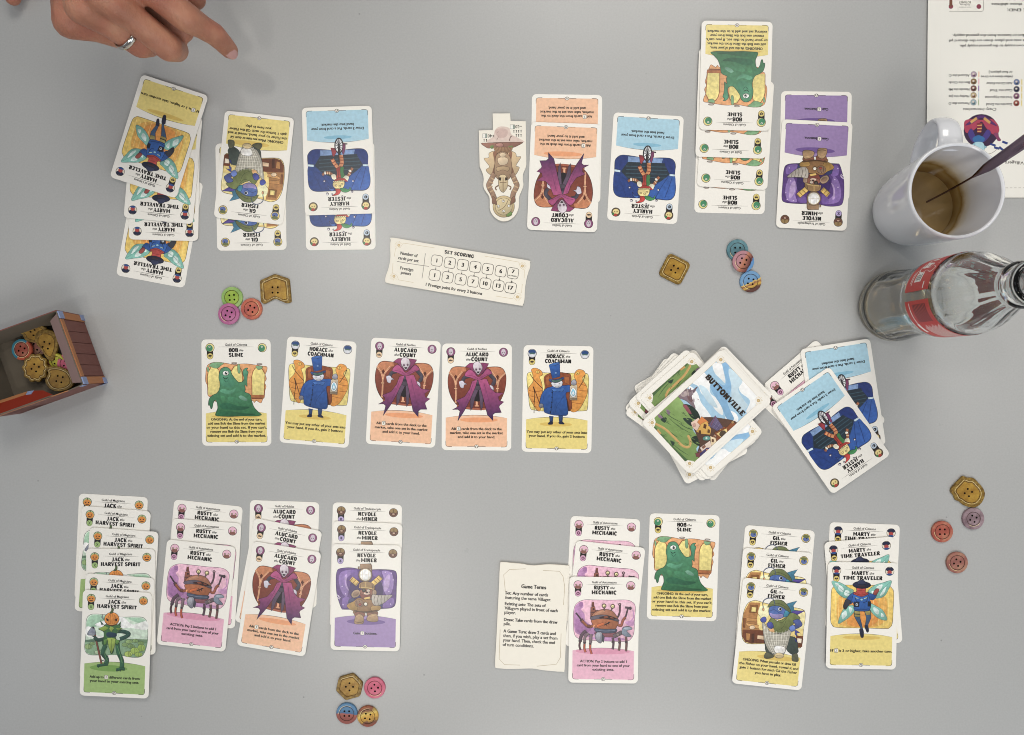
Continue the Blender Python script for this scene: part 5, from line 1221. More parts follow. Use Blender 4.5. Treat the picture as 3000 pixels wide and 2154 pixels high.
# local frame: x runs along the right side (from far corner to near corner), y points to the table centre; depth goes to -y
FLR = 1.5
def cpart(name, me, parent=None): return link(name, me, parent or chest)
cpart('floor', quad_slab('floor', (0, 0, FLR), (0, -CD, FLR), (CL, -CD, FLR), (CL, 0, FLR), -.8, CB['inner']))
FLX = 1.2
def P3(x, y, z): return (x, y, z)
w = cpart('side_wall', quad_slab('side_wall', (0, 0, 0), (CL, 0, 0), (CL + FLX, FLX, HB), (-FLX, FLX, HB), -.8, CB['plank'], CB['inner']))
for i in range(5):
    x0, x1 = 6 + (CL - 12) * i / 5 + .25, 6 + (CL - 12) * (i + 1) / 5 - .25
    cpart('plank', quad_slab('plank', (x0, .1, .6), (x1, .1, .6), (x1, FLX - .05, HB - 5), (x0, FLX - .05, HB - 5), .5, CB['plank']), w)
cpart('trim', quad_slab('trim', (0.2, .1, .4), (5.6, .1, .4), (5.2, FLX, HB - 5), (-.6, FLX, HB - 5), .7, CB['orange']), w)
cpart('trim', quad_slab('trim', (CL - 5.6, .1, .4), (CL - .2, .1, .4), (CL + .6, FLX, HB - 5), (CL - 5.2, FLX, HB - 5), .7, CB['orange']), w)
cpart('trim', quad_slab('trim', (5.4, FLX - .2, HB - 4.8), (CL - 5.4, FLX - .2, HB - 4.8), (CL - 5.4, FLX, HB - .4), (5.4, FLX, HB - .4), .7, CB['orange']), w)
for x0, x1, z0, z1 in ((-.8, 5.0, HB - 6, HB + .2), (CL - 5, CL + .8, HB - 6, HB + .2), (-.3, 4.4, 0.1, 5), (CL - 4.4, CL + .3, 0.1, 5)):
    cpart('corner_iron', quad_slab('corner_iron', (x0, .3 + FLX * z0 / HB, z0), (x1, .3 + FLX * z0 / HB, z0), (x1, .3 + FLX * z1 / HB, z1), (x0, .3 + FLX * z1 / HB, z1), 1.0, CB['blue']), w)
cpart('flap', quad_slab('flap', (1, 0.2, HB), (CL - 1, 0.2, HB), (CL - 4, -9.5, HB - 6.0), (3, -9.5, HB - 6.0), -.5, CB['mauve']))
cpart('back_wall', quad_slab('back_wall', (0, -CD, 0), (0, 0, 0), (-FLX, FLX, HB), (-FLX, -CD - FLX, HB), .8, CB['inner'], CB['plank']))
cpart('far_wall', quad_slab('far_wall', (CL, -CD, 0), (0, -CD, 0), (-FLX, -CD - FLX, HB), (CL + FLX, -CD - FLX, HB), .8, CB['inner'], CB['plank']))
# front wall with a dipping top edge, then the red flap leaning inwards
def front_wall():
    V, F = [], []
    ys = [FLX - (CD + 2 * FLX) * i / 16 for i in range(17)]
    hs = [HB - 5.5 * math.exp(-((i - 4.2) / 2.4) ** 2) for i in range(17)]
    for off in (0, -.8):
        for y, h in zip(ys, hs):
            V += [(CL + off, min(0, y), 0), (CL + FLX + off, y, h)]
    n = 34
    for i in range(16):
        a = 2 * i
        F += [(a, a + 1, a + 3, a + 2), (n + a, n + a + 2, n + a + 3, n + a + 1), (a + 1, n + a + 1, n + a + 3, a + 3)]
    F += [(0, n, n + 1, 1), (32, 33, n + 33, n + 32)]
    me = bpy.data.meshes.new('front_wall'); me.from_pydata([(x * MM, y * MM, z * MM) for x, y, z in V], [], F)
    me.materials.append(CB['plank']); me.materials.append(CB['inner'])
    for i, p_ in enumerate(me.polygons):
        if i < 48 and i % 3: p_.material_index = 1
    return me
fw = cpart('front_wall', front_wall())
for z0, z1, m_ in ((1, 10.5, 'plank'), (11, 20.5, 'plank'), (21, 28, 'plank')):
    cpart('plank', quad_slab('plank', (CL + FLX * z0 / HB, -CD + 1, z0), (CL + FLX * z1 / HB, -CD + 1, z1), (CL + FLX * z1 / HB, -1, z1), (CL + FLX * z0 / HB, -1, z0), -.4, CB[m_]), fw)
cpart('trim', quad_slab('trim', (CL + FLX * .8 , -CD, 28.6), (CL + FLX, -CD, 34), (CL + FLX, -16, 33), (CL + FLX * .8, -10, 28.6), -.6, CB['orange']), fw)
cpart('corner_iron', quad_slab('corner_iron', (CL + .4, -3.5, .1), (CL + 1.6, -3.5, 6), (CL + 1.6, 1.0, 6), (CL + .4, 0.6, .1), -.3, CB['blue']), fw)
cpart('corner_iron', quad_slab('corner_iron', (CL + 1.4, -3.0, HB - 6), (CL + 1.6, -2.0, HB - .2), (CL + 1.6, 1.2, HB), (CL + 1.4, 1.0, HB - 6), -.3, CB['blue']), fw)
lid = cpart('lid_flap', prism('lid_flap', [(-24.0, 0), (-33, 8.5), (-45, 13.2), (-73, 14.5), (-75, 0)], 0, .6, CB['red'], CB['inner']))
lid.location = ((CL + .8) * MM, 0, (HB - .4) * MM)
lid.rotation_euler = (R(0), R(-38), 0)
def swapflap(me):
    for v in me.vertices:
        x, y, z = v.co
        v.co = (-y, x, z)
swapflap(lid.data)
cpart('trim', prism('trim', [(-13.2, -46.5), (-14.4, -74), (-11.4, -74), (-10.4, -48)], .62, .9, CB['orange']), lid)
cpart('trim', prism('trim', [(-11.8, -41), (-13.1, -46.2), (-10.2, -47.5), (-8.8, -43)], .62, .9, CB['blue']), lid)
# buttons lying inside
def inside(px, py, z, P, o_, i_, label, ang=0, tilt=None, **kw):
    button(px, py, z, P, o_, i_, label, ang, tilt=tilt, group='buttons inside the chest box', **kw)
DR = [(x * 10.5, y * 13.0) for x, y in catmull([(0, 1), (.62, .82), (.9, .3), (.8, -.35), (.45, -.95), (.05, -.85), (-.35, -.3), (-.8, .25), (-.6, .85)], True, 4)]
WV = [((9.9 + .75 * math.cos(10 * 2 * math.pi * i / 60)) * math.cos(2 * math.pi * i / 60), (11.4 + .75 * math.cos(10 * 2 * math.pi * i / 60)) * math.sin(2 * math.pi * i / 60)) for i in range(60)]
LF = [(x * 13, y * 10.5) for x, y in catmull([(-.95, .75), (-.2, .95), (.5, .7), (.95, 0), (.75, -.6), (.1, -.95), (-.5, -.85), (-.9, -.3), (-.8, .3)], True, 4)]
inside(-405.1, 15.7, 5.5, circ(8.7), TP['teal_coral'], TP['russet'], 'teal and coral round button inside the chest box', 0, (2, -4), ha=20)
inside(-384.4, 19.2, 7.0, DR, TP['gold'], TP['gold_in'], 'teardrop-shaped gold button inside the chest box', 0, (3, 6), hd=3.0, ha=25, ins=.7, hl=False)
inside(-393.3, 0.7, 7.2, WV, TP['gold'], TP['gold_in'], 'wavy-edged gold button in the middle of the chest box', 0, (-3, 3), hd=3.0, ha=15, ins=.74)
inside(-373.0, -8.5, 7.8, LF, TP['gold'], TP['gold_in'], 'leaf-shaped dark gold button in the near corner of the chest box', -8, (-5, -3), hd=3.1, ha=40, ins=.72)
inside(-393.5, 30.0, 8.5, [(x * .82, y * .82) for x, y in LF], TP['gold'], TP['gold_in'], 'gold button standing tilted against the chest box wall', 24, (30, 0), hd=2.5, ha=45, ins=.72, hl=False)
inside(-377.5, 6.5, 4.0, circ(6.6), TP['yellow'], TP['yellow'], 'small yellow button buried between the gold ones in the chest', 0, (18, 0), ha=40, hl=False)
inside(-368.5, 4.0, 5.2, circ(8.6), TP['pink'], TP['pink'], 'pink button half hidden under the chest box flap', 0, (0, -8), ha=30, hl=False)
inside(-374.5, 1.0, 2.0, circ(8.6), TP['coral'], TP['coral'], 'orange button peeking from below inside the chest box', 0, (6, 3), ha=10, hl=False)
inside(-383.5, -1.5, 2.2, circ(8.6), TP['motley'], TP['motley'], 'motley button at the bottom of the chest box', 0, (0, 2), ha=30, hl=False)
inside(-396.0, 18.0, 2.2, circ(8.6), TP['brown'], TP['brown'], 'rose-brown button under the teal one inside the chest box', 0, (0, 0), ha=30, hl=False)
# ------------------------------------------------------------------ lathe / tube helpers
def lathe(name, prof, n, mats, mi=None, mod=None, cap=True):
    """prof: [(r, z)] mm; mod(r, z, ang) -> r"""
    V, F, M_ = [], [], []
    m = len(prof)
    for i in range(n):
        a = 2 * math.pi * i / n
        for (r, z) in prof:
            rr = mod(r, z, a) if mod else r
            V.append((rr * math.cos(a) * MM, rr * math.sin(a) * MM, z * MM))
    for i in range(n):
        j = (i + 1) % n
        for k_ in range(m - 1):
            F.append((i * m + k_, j * m + k_, j * m + k_ + 1, i * m + k_ + 1)); M_.append(mi[k_] if mi else 0)
    me = bpy.data.meshes.new(name); me.from_pydata(V, [], F)
    for mm in mats: me.materials.append(mm)
    me.polygons.foreach_set('material_index', M_)
    bm = bmesh.new(); bm.from_mesh(me)
    bmesh.ops.remove_doubles(bm, verts=bm.verts, dist=1e-6)
    bmesh.ops.recalc_face_normals(bm, faces=bm.faces)
    bm.to_mesh(me); bm.free()
    me.polygons.foreach_set('use_smooth', [True] * len(me.polygons))
    return me

def spline(P, n=6):
    out = []
    N = len(P)
    for i in range(N - 1):
        a, b, c, d = (Vector(P[max(i - 1, 0)]), Vector(P[i]), Vector(P[i + 1]), Vector(P[min(i + 2, N - 1)]))
        for k_ in range(n):
            t = k_ / n
            out.append(0.5 * (2 * b + (c - a) * t + (2 * a - 5 * b + 4 * c - d) * t * t + (3 * b - a - 3 * c + d) * t ** 3))
    out.append(Vector(P[-1]))
    return out

def sweep(name, path, sect, mat, up=Vector((1, 0, 0)), closed_caps=True):
    """sweep: path [Vector mm]; sect(t) -> list of (side, normal) mm offsets"""
    V, F = [], []
    N = len(path); n = len(sect(0))
    for i, p_ in enumerate(path):
        t = (path[min(i + 1, N - 1)] - path[max(i - 1, 0)]).normalized()
        s = (up - t * up.dot(t)).normalized()
        q = t.cross(s)
        for (u, v) in sect(i / (N - 1)): V.append(tuple((p_ + s * u + q * v) * MM))
    for i in range(N - 1):
        for k_ in range(n):
            l = (k_ + 1) % n
            F.append((i * n + k_, i * n + l, (i + 1) * n + l, (i + 1) * n + k_))
    F.append(tuple(range(n))); F.append(tuple(reversed(range((N - 1) * n, N * n))))
    me = bpy.data.meshes.new(name); me.from_pydata(V, [], F); me.materials.append(mat)
    bm = bmesh.new(); bm.from_mesh(me); bmesh.ops.recalc_face_normals(bm, faces=bm.faces); bm.to_mesh(me); bm.free()
    me.polygons.foreach_set('use_smooth', [True] * len(me.polygons))
    return me

# ------------------------------------------------------------------ rule booklet
BX0, BX1, BY0, BY1 = 327.8, 470.0, 138.5, 345.0
paper = principled('booklet_paper', '#EEECE4', .5, .35, var=.02, vscale=40)
book = bpy.data.objects.new('rule_booklet', None); COL.objects.link(book)
book.location = (BX0 * MM, BY0 * MM, 0)
tag(book, 'upside-down white rule booklet with black text under the mug', 'booklet')
def sheet(name, x0, x1, y0, y1, z, curl, mat):
    V, F = [], []
    nx, ny = 14, 2
    for zt in (0, -.14):
        for j in range(ny + 1):
            for i in range(nx + 1):
                u = i / nx
                x = x0 + (x1 - x0) * u
                V.append((x * MM, (y0 + (y1 - y0) * j / ny) * MM, (z + zt + curl * math.exp(-(x - x0) / 5.0)) * MM))
    o = (nx + 1) * (ny + 1)
    for j in range(ny):
        for i in range(nx):
            a = j * (nx + 1) + i
            F.append((a, a + 1, a + nx + 2, a + nx + 1)); F.append((o + a, o + a + nx + 1, o + a + nx + 2, o + a + 1))
    for j in range(ny):
        a = j * (nx + 1); F.append((a, a + nx + 1, o + a + nx + 1, o + a))
    for i in range(nx): F.append((i, o + i, o + i + 1, i + 1))
    me = bpy.data.meshes.new(name); me.from_pydata(V, [], F); me.materials.append(mat)
    return link(name, me, book)
sheet('page', 0.8, BX1 - BX0, -.6, BY1 - BY0, .35, 0, paper)
sheet('page', 0.3, BX1 - BX0, .2, BY1 - BY0, .85, .2, paper)
sheet('page', 0, BX1 - BX0, 0, BY1 - BY0, 1.35, .5, paper)
# page print, in photo-study pixels (2700,0 origin, 4.933 px per photo pixel)
def bm_(p): return ((p[0] / 4.933 - 15.6) * .2744, (585.0 - p[1] / 4.933) * .2730 - .3)
bm_.scale = .2744 / 4.933
k = Ink(1.372, None)
def BT(s, cx, y, cap, w, col='#2A2520', bold=.04, shear=0.0):
    x, yy = bm_((cx, y - cap)); k.text(s, x, yy, cap * bm_.scale, w * bm_.scale, 'C', col, bold, math.pi, shear)
for s, cx, y, w in (('and buttons from the market or buttons from the general supply.', 1290, 556, 1700), ('Discard all the cards in sets and place them on the discard pile.', 1210, 632, 1740), ('Return buttons from your own supply to the general supply pile.', 1330, 708, 1580)): BT(s, cx, y, 36, w)
BT('at the end of the game', 1380, 32, 36, 880); BT('check these abilities', 1320, 108, 36, 650); BT('GAME END:', 1460, 192, 40, 480, bold=.04)
BT('Crazy interactions', 840, 1628, 42, 480, '#2C2722', .02, .2)
BT('(when there are three', 1080, 1152, 34, 455); BT('or four players.)', 1135, 1086, 34, 340)
link('lettering', k.mesh('lettering'), book)
names = [('Alucard the Count', 495, 750, 1100, 390, '#B7A0B4', '#5c3a54', '#EBC3A0'), ('Ben the Clockmaker', 480, 750, 1202, 425, '#8A6A30', '#4c3a1c', '#E6B0C0'), ('Nevole the Miner', 510, 750, 1302, 360, '#7A4A3C', '#3c241c', '#8E70A8'), ('Harley the Jester', 508, 750, 1402, 360, '#C0AC7C', '#6a3a2c', '#C4D2DA'), ('Fortune the Oracle', 490, 750, 1504, 400, '#9FB8C0', '#4c6470', '#A8B890'), ('Add Gil the Fisher', 1120, 1368, 1214, 375, '#6E84B4', '#33405c', '#E4D27C'), ('Cawl the Thief', 1145, 1368, 1316, 325, '#2A3350', '#141a2c', '#E4D27C'), ('Fred the Hypnotist', 1110, 1368, 1416, 390, '#8E5878', '#4c2c3c', '#E4D27C'), ('Deerdre the Druid', 1120, 1368, 1518, 370, '#9E4434', '#5c2c1c', '#E4D27C')]
for s, cx, bx, y, w, c1, c2, c3 in names:
    k = Ink(1.372)
    x, yy = bm_((cx, y - 2)); k.text(s, x, yy - 17 * bm_.scale + 34 * bm_.scale * .5, 34 * bm_.scale, w * bm_.scale, 'C', '#2A2520', .035, math.pi)
    link('entry_lettering', k.mesh('entry_lettering'), book)
    k = Ink(1.373)
    x, yy = bm_((bx, y)); k.e(0, 0, 2.45, 2.45, '#3a302a'); k.e(0, 0, 2.2, 2.2, c1); k.e(.2, -.5, 1.2, 1.3, c2); k.e(-.2, .4, .9, .8, '#DCCFC0')
    k.rrect(4.1, 0, .9, 4.6, .3, c3)
    link('portrait', k.mesh('portrait'), book, (x, yy, 0))
k = Ink(1.372)
for y in range(20, 280, 36): k.rrect(*bm_((212 if y < 300 else 205, y)), .28, 1.1, .1, '#C9B09A')
for y in range(1020, 2000, 44): k.rrect(*bm_((203, y)), .3, 1.5, .1, '#9A9088')
for x in range(2150 - 1900, 2900, 62): k.rrect(*bm_((x, 2745)), 2.0, .3, .1, '#9A9088')
link('dashed_frame', k.mesh('dashed_frame'), book)
k = Ink(1.372)
x, yy = bm_((612, -190)); k.rrect(0, 0, 30.0, 42.5, 2.2, '#F1EEE4'); k.rrect(0, 0, 30.0, 42.5, 2.2, '#6E675E', .3)
k.e(11.2, -17.2, 1.9, 1.9, '#8E3C50'); k.e(-11.2, -17.0, 1.9, 1.9, '#8E3C50'); k.rrect(-11.2, -14.2, 2.4, 6, 1.1, '#7a4a34'); k.s('-4,-11.2 0,-9.6 4,-11 6,-4 -6,-4', '#9A4450', 0)
k.text('FLORA the', 0, -15.0, 1.3, 7.6, 'C', '#5a524a', .02, math.pi); k.text('BOTANIST', 0, -13.0, 1.6, 9.5, 'C', '#4a423a', .03, math.pi); k.text('Guild of Citizens', 0, -17.3, .9, 9, 'C', '#7a726a', .01, math.pi)
link('sample_card_picture', k.mesh('sample_card_picture'), book, (x, yy, 0))
# round picture of a figure in a purple cloak, upside down
k = Ink(1.372)
def wm(p): return ((p[0] / 3.876 + 2540 - 2715.6) * .2744, (585.0 - (p[1] / 3.876 + 320)) * .2730 - .3)
wm.scale = .2744 / 3.876
k.m = wm; k.ow = .12
k.e(1300, 265, 198, 190, '#3A2244')
k.s('1110,160 1200,130 1300,140 1420,130 1490,200 1500,280 1440,310 1360,240 1300,160 1240,240 1130,290', '#B23A58', 1); k.s('1120,200 1250,100 1300,90 1350,100 1480,210 1400,180 1300,120 1200,180', '#5A2E6E', 1)
k.l('1180,170 1250,120', 30, '#D2A050'); k.l('1330,120 1400,175', 30, '#D2A050')
k.p('1250,180 1315,175 1300,290 1255,285', '#8A2A3A'); k.l('1255,205 1310,200', 10, '#E0B060'); k.l('1255,240 1308,236', 10, '#E0B060'); k.l('1258,272 1302,270', 10, '#E0B060')
k.s('1150,300 1190,240 1240,330 1270,345 1310,330 1370,250 1410,300 1340,390 1270,405 1200,390', '#4A3A86', 1); k.s('1205,350 1270,315 1340,350 1320,395 1270,405 1225,395', '#2E6CA6', 0)
k.s('1230,400 1270,390 1320,400 1340,450 1330,500 1280,480 1240,450', '#A9D3DE', 1); k.p('1195,425 1230,395 1235,430', '#8cbccc'); k.p('1370,450 1335,430 1340,470', '#8cbccc')
k.s('1440,300 1490,290 1500,330 1525,375 1490,380 1465,340', '#8A3A66', 1)
for x, y, a in ((1435, 425, 20), (1478, 462, 15), (1570, 400, 20), (1530, 470, 40)): k.p(' '.join('%f,%f' % (x + 34 * math.cos(R(b + a)), y + 34 * math.sin(R(b + a))) for b in (20, 160, 200, 340)), '#26408A')
k.l('1490,470 1420,520 1350,530', 4, '#7a6a60')
k.m = None
link('round_picture', k.mesh('round_picture'), book)
k = Ink(1.372)
x, yy = wm((1640, 615)); k.text('Villagers suggestions', x - 8, yy, 34 * wm.scale, 520 * wm.scale, 'C', '#3A352F', .014, math.pi)
link('heading_lettering', k.mesh('heading_lettering'), book)

# ------------------------------------------------------------------ mug, coffee, spoon
def ceramic(name, stain=False):
    m = principled(name, '#E4E6EA', .12, .5, coat=.3)
    if stain:
        nt = m.node_tree; b = nt.nodes['Principled BSDF']
        tc = nt.nodes.new('ShaderNodeTexCoord'); sp = nt.nodes.new('ShaderNodeSeparateXYZ'); nt.links.new(tc.outputs['Object'], sp.inputs[0])
        n = nt.nodes.new('ShaderNodeTexNoise'); n.inputs['Scale'].default_value = 55; n.inputs['Detail'].default_value = 4; nt.links.new(tc.outputs['Object'], n.inputs['Vector'])
        a = nt.nodes.new('ShaderNodeMath'); a.operation = 'MULTIPLY_ADD'; a.inputs[1].default_value = .014; nt.links.new(n.outputs['Fac'], a.inputs[0]); nt.links.new(sp.outputs['Z'], a.inputs[2])
        # the old coffee line ran slanted, higher on the far left
        d = nt.nodes.new('ShaderNodeVectorMath'); d.operation = 'DOT_PRODUCT'; d.inputs[1].default_value = (.22, -.08, 0); nt.links.new(tc.outputs['Object'], d.inputs[0])
        a2 = nt.nodes.new('ShaderNodeMath'); a2.operation = 'ADD'; nt.links.new(a.outputs[0], a2.inputs[0]); nt.links.new(d.outputs['Value'], a2.inputs[1])
        r = nt.nodes.new('ShaderNodeMapRange'); r.inputs[1].default_value = .024; r.inputs[2].default_value = .066; nt.links.new(a2.outputs[0], r.inputs[0])
        cr = nt.nodes.new('ShaderNodeValToRGB'); els = cr.color_ramp.elements
        els[0].position = 0; els[0].color = (*lin('#7A5E30'), 1); els[1].position = 1; els[1].color = (*lin('#E4E6EA'), 1)
        for p_, c in ((.22, '#8A6C3A'), (.36, '#A38A58'), (.44, '#92743E'), (.52, '#C2B08C'), (.6, '#D9D2C2'), (.75, '#E2E2E2')):
            e = els.new(p_); e.color = (*lin(c), 1)
        nt.links.new(r.outputs[0], cr.inputs[0]); nt.links.new(cr.outputs[0], b.inputs['Base Color'])
    return m
CER, CERI = ceramic('white_glaze'), ceramic('white_glaze_stained', True)
mug = bpy.data.objects.new('coffee_mug', None); COL.objects.link(mug); mug.location = (.3098, .1264, 0.0021)
mug['label'] = 'white ceramic mug with coffee dregs and a spoon, standing on the booklet corner'; mug['category'] = 'mug'
prof = [(0, 2), (20, 2), (22, 0), (24.5, .3), (26.5, 2.5), (28.2, 7), (29.6, 14), (31.0, 25), (32.2, 40), (33.2, 55), (34.0, 68), (34.35, 74), (34.2, 75.6), (33.4, 76.3), (32.4, 76.1), (31.7, 75.2)]
link('cup', lathe('cup', prof, 72, [CER]), mug)
inn = [(31.7, 75.2), (31.3, 70), (30.6, 60), (29.8, 46), (28.8, 32), (27.6, 20), (26, 12), (23, 8), (17, 6.6), (0, 6.2)]
link('inner_wall', lathe('inner_wall', inn, 72, [CERI]), mug)
hp = spline([(0, 31.0, 65), (0, 40, 67), (0, 51, 63), (0, 56, 54), (0, 54.5, 44), (0, 48, 35), (0, 39, 29), (0, 29.5, 26)], 6)
def hsec(t): return [(8.2 * math.cos(a) * (1 + .1 * math.cos(2 * math.pi * t)), 2.6 * math.sin(a)) for a in [2 * math.pi * i / 14 for i in range(14)]]
link('handle', sweep('handle', hp, hsec, CER), mug)
coffee_mat = principled('coffee_dregs', '#A08658', .06, .5, var=.3, vscale=60)
cof = link('coffee', lathe('coffee', [(0, 21), (27.55, 21)], 48, [coffee_mat]), None, (309.8, 126.4, 2.1))
tag(cof, 'murky brown coffee dregs at the bottom of the mug', 'coffee')
steel = principled('dark_steel', '#7E6E7C', .18, .5, 1.0)
spoon = bpy.data.objects.new('teaspoon', None); COL.objects.link(spoon)
spoon.location = (.3098, .1264, .0021)
spoon['label'] = 'dark polished steel teaspoon leaning out of the white mug'; spoon['category'] = 'spoon'
p0 = Vector((6.5, 3.0, 16)); p1 = Vector((16.8, 13.4, 76)); p2 = Vector((22.5, 24.5, 122)); p3 = Vector((25.0, 31.0, 150))
sp_ = spline([tuple(p0), tuple(p0 + (p1 - p0) * .5 + Vector((.6, -.4, 0))), tuple(p1), tuple(p2), tuple(p3)], 8)
def ssec(t):
    wd = .75 if t < .44 else .75 + 2.8 * min(1, (t - .44) / .10) + max(0, t - .5) * 3.4
    th = .75 if t < .42 else 1.0
    return [(wd * math.cos(a), th * math.sin(a)) for a in [2 * math.pi * i / 12 for i in range(12)]]
link('shaft', sweep('shaft', sp_, ssec, steel, up=Vector((.75, -.65, .1))), spoon)
def bowl():
    V, F = [], []
    nu, nv = 10, 20
    for s, off in ((0, 0), (1, -.7)):
        for i in range(nu + 1):
            r = i / nu
            for j in range(nv):
                a = 2 * math.pi * j / nv
                x = -14 + 17 * r * math.cos(a); y = 10.5 * r * math.sin(a) * (1 - .18 * math.cos(a))
                V.append((x * MM, y * MM, (4.2 * (r * r - 1) + off) * MM))
    o = (nu + 1) * nv
    for i in range(nu):
        for j in range(nv):
            l = (j + 1) % nv; a, b, c, d = i * nv + j, i * nv + l, (i + 1) * nv + l, (i + 1) * nv + j
            F.append((a, b, c, d)); F.append((o + a, o + d, o + c, o + b))
    for j in range(nv):
        l = (j + 1) % nv; F.append((nu * nv + j, nu * nv + l, o + nu * nv + l, o + nu * nv + j))
    me = bpy.data.meshes.new('bowl'); me.from_pydata(V, [], F); me.materials.append(steel)
    me.polygons.foreach_set('use_smooth', [True] * len(me.polygons))
    return me
bw = link('bowl', bowl(), spoon, (5.5, 2.4, 17)); bw.rotation_euler = (R(6), R(12), R(28))

# ------------------------------------------------------------------ glass bottle
def glass_mat(name, col=(.93, .97, .94)):
    m = bpy.data.materials.new(name); m.use_nodes = True
    b = m.node_tree.nodes['Principled BSDF']
    b.inputs['Base Color'].default_value = (*col, 1); b.inputs['Roughness'].default_value = .02
    b.inputs['IOR'].default_value = 1.46; b.inputs['Transmission Weight'].default_value = 1.0
    return m
GL = glass_mat('clear_glass', (.975, .99, .98))
bot = bpy.data.objects.new('glass_bottle', None); COL.objects.link(bot); bot.location = (.3005, .0504, .0001)
bot['label'] = 'clear contoured glass soda bottle with a red printed label, nearly empty'; bot['category'] = 'bottle'
outp = [(0, 2.0), (18, 1.6), (23, 0), (26, 1.0), (28.0, 4.5), (28.5, 9), (28.2, 15), (27.2, 24), (26.0, 36), (25.4, 47), (25.8, 58), (26.8, 68), (27.4, 73), (27.0, 75.5), (27.7, 78), (27.9, 84), (27.9, 95), (27.9, 107), (27.7, 112), (27.0, 114.5), (27.4, 117), (26.6, 122), (24.6, 129), (21.4, 137), (17.8, 145), (14.9, 152), (13.3, 158), (12.9, 161), (14.2, 162.5), (14.5, 165), (13.6, 167), (12.6, 168.5), (12.6, 170), (13.3, 171.5), (13.3, 175), (12.6, 177.6), (11.2, 178.2), (9.9, 177.6)]
inp = [(9.9, 177.6), (9.6, 170), (9.8, 160), (11.2, 153), (14.2, 145), (17.8, 137), (21.2, 129), (23.4, 122), (24.2, 115), (24.5, 105), (24.5, 90), (24.2, 76), (23.2, 66), (22.4, 52), (22.4, 42), (23.2, 30), (24.4, 18), (24.6, 11), (23, 7.2), (17, 6.4), (8, 7.6), (0, 8.4)]
def flute(r, z, a):
    if 13 < z < 71: w_ = math.sin(math.pi * (z - 13) / 58); return r - .9 * w_ * (0.5 + 0.5 * math.cos(10 * a)) ** 3
    if 119 < z < 155: w_ = math.sin(math.pi * (z - 119) / 36); return r - .7 * w_ * (0.5 + 0.5 * math.cos(10 * a)) ** 3
    return r
full = outp + inp[1:]
link('glass_body', lathe('glass_body', full, 120, [GL], mod=lambda r, z, a: flute(r, z, a)), bot)
liq = glass_mat('soda_residue', (.80, .62, .36))
lp = [(0, 8.5), (8, 7.7), (17, 6.5), (22.9, 7.3), (24.45, 11), (24.45, 13.0), (23.6, 12.6), (0, 12.6)]
residue = link('soda_residue', lathe('soda_residue', lp, 60, [liq]), None, (300.5, 50.4, .1))
tag(residue, 'thin layer of brown soda left inside the glass bottle', 'soda')
RED = principled('red_label_print', '#C22A1E', .35, .45, var=.05, vscale=80)
WHITE = principled('white_label_print', '#F0ECE6', .4, .4)
DRED = principled('dark_red_bars', '#6E1512', .4, .4)
BLK = principled('black_label_print', '#2A2A2C', .5, .3)
RL = 28.06
def on_cyl(V2, F, name, mat, a_c, z_c, parent, off=0.0):
    """wrap flat (u mm, v mm) faces round the bottle; a_c centre angle, u runs to the reader's right"""
    r = RL + off
    V = []
    for u, v in V2:
        a = a_c + u / r
        V.append((r * math.cos(a) * MM, r * math.sin(a) * MM, (z_c + v) * MM))
    me = bpy.data.meshes.new(name); me.from_pydata(V, [], F); me.materials.append(mat)
    return link(name, me, parent)
def grid(w, h, nx, ny=1):
    V = [(-w / 2 + w * i / nx, -h / 2 + h * j / ny) for j in range(ny + 1) for i in range(nx + 1)]
    F = [(j * (nx + 1) + i, j * (nx + 1) + i + 1, (j + 1) * (nx + 1) + i + 1, (j + 1) * (nx + 1) + i) for j in range(ny) for i in range(nx)]
    return V, F
def cyl_text(s, cap, width, name, mat, a_c, z_c, parent, bold=.01, shear=0, off=.03):
    V, F, w0, w1 = font_mesh(s, bold, shear)
    kx, ky = width / (w1 - w0), cap / CAPH
    return on_cyl([((x - (w0 + w1) / 2) * kx, (y - CAPH / 2 * 1.0) * ky) for x, y in V], F, name, mat, a_c, z_c, parent, off)
GAP = R(180)
ZL, HL = 95.3, 31.0
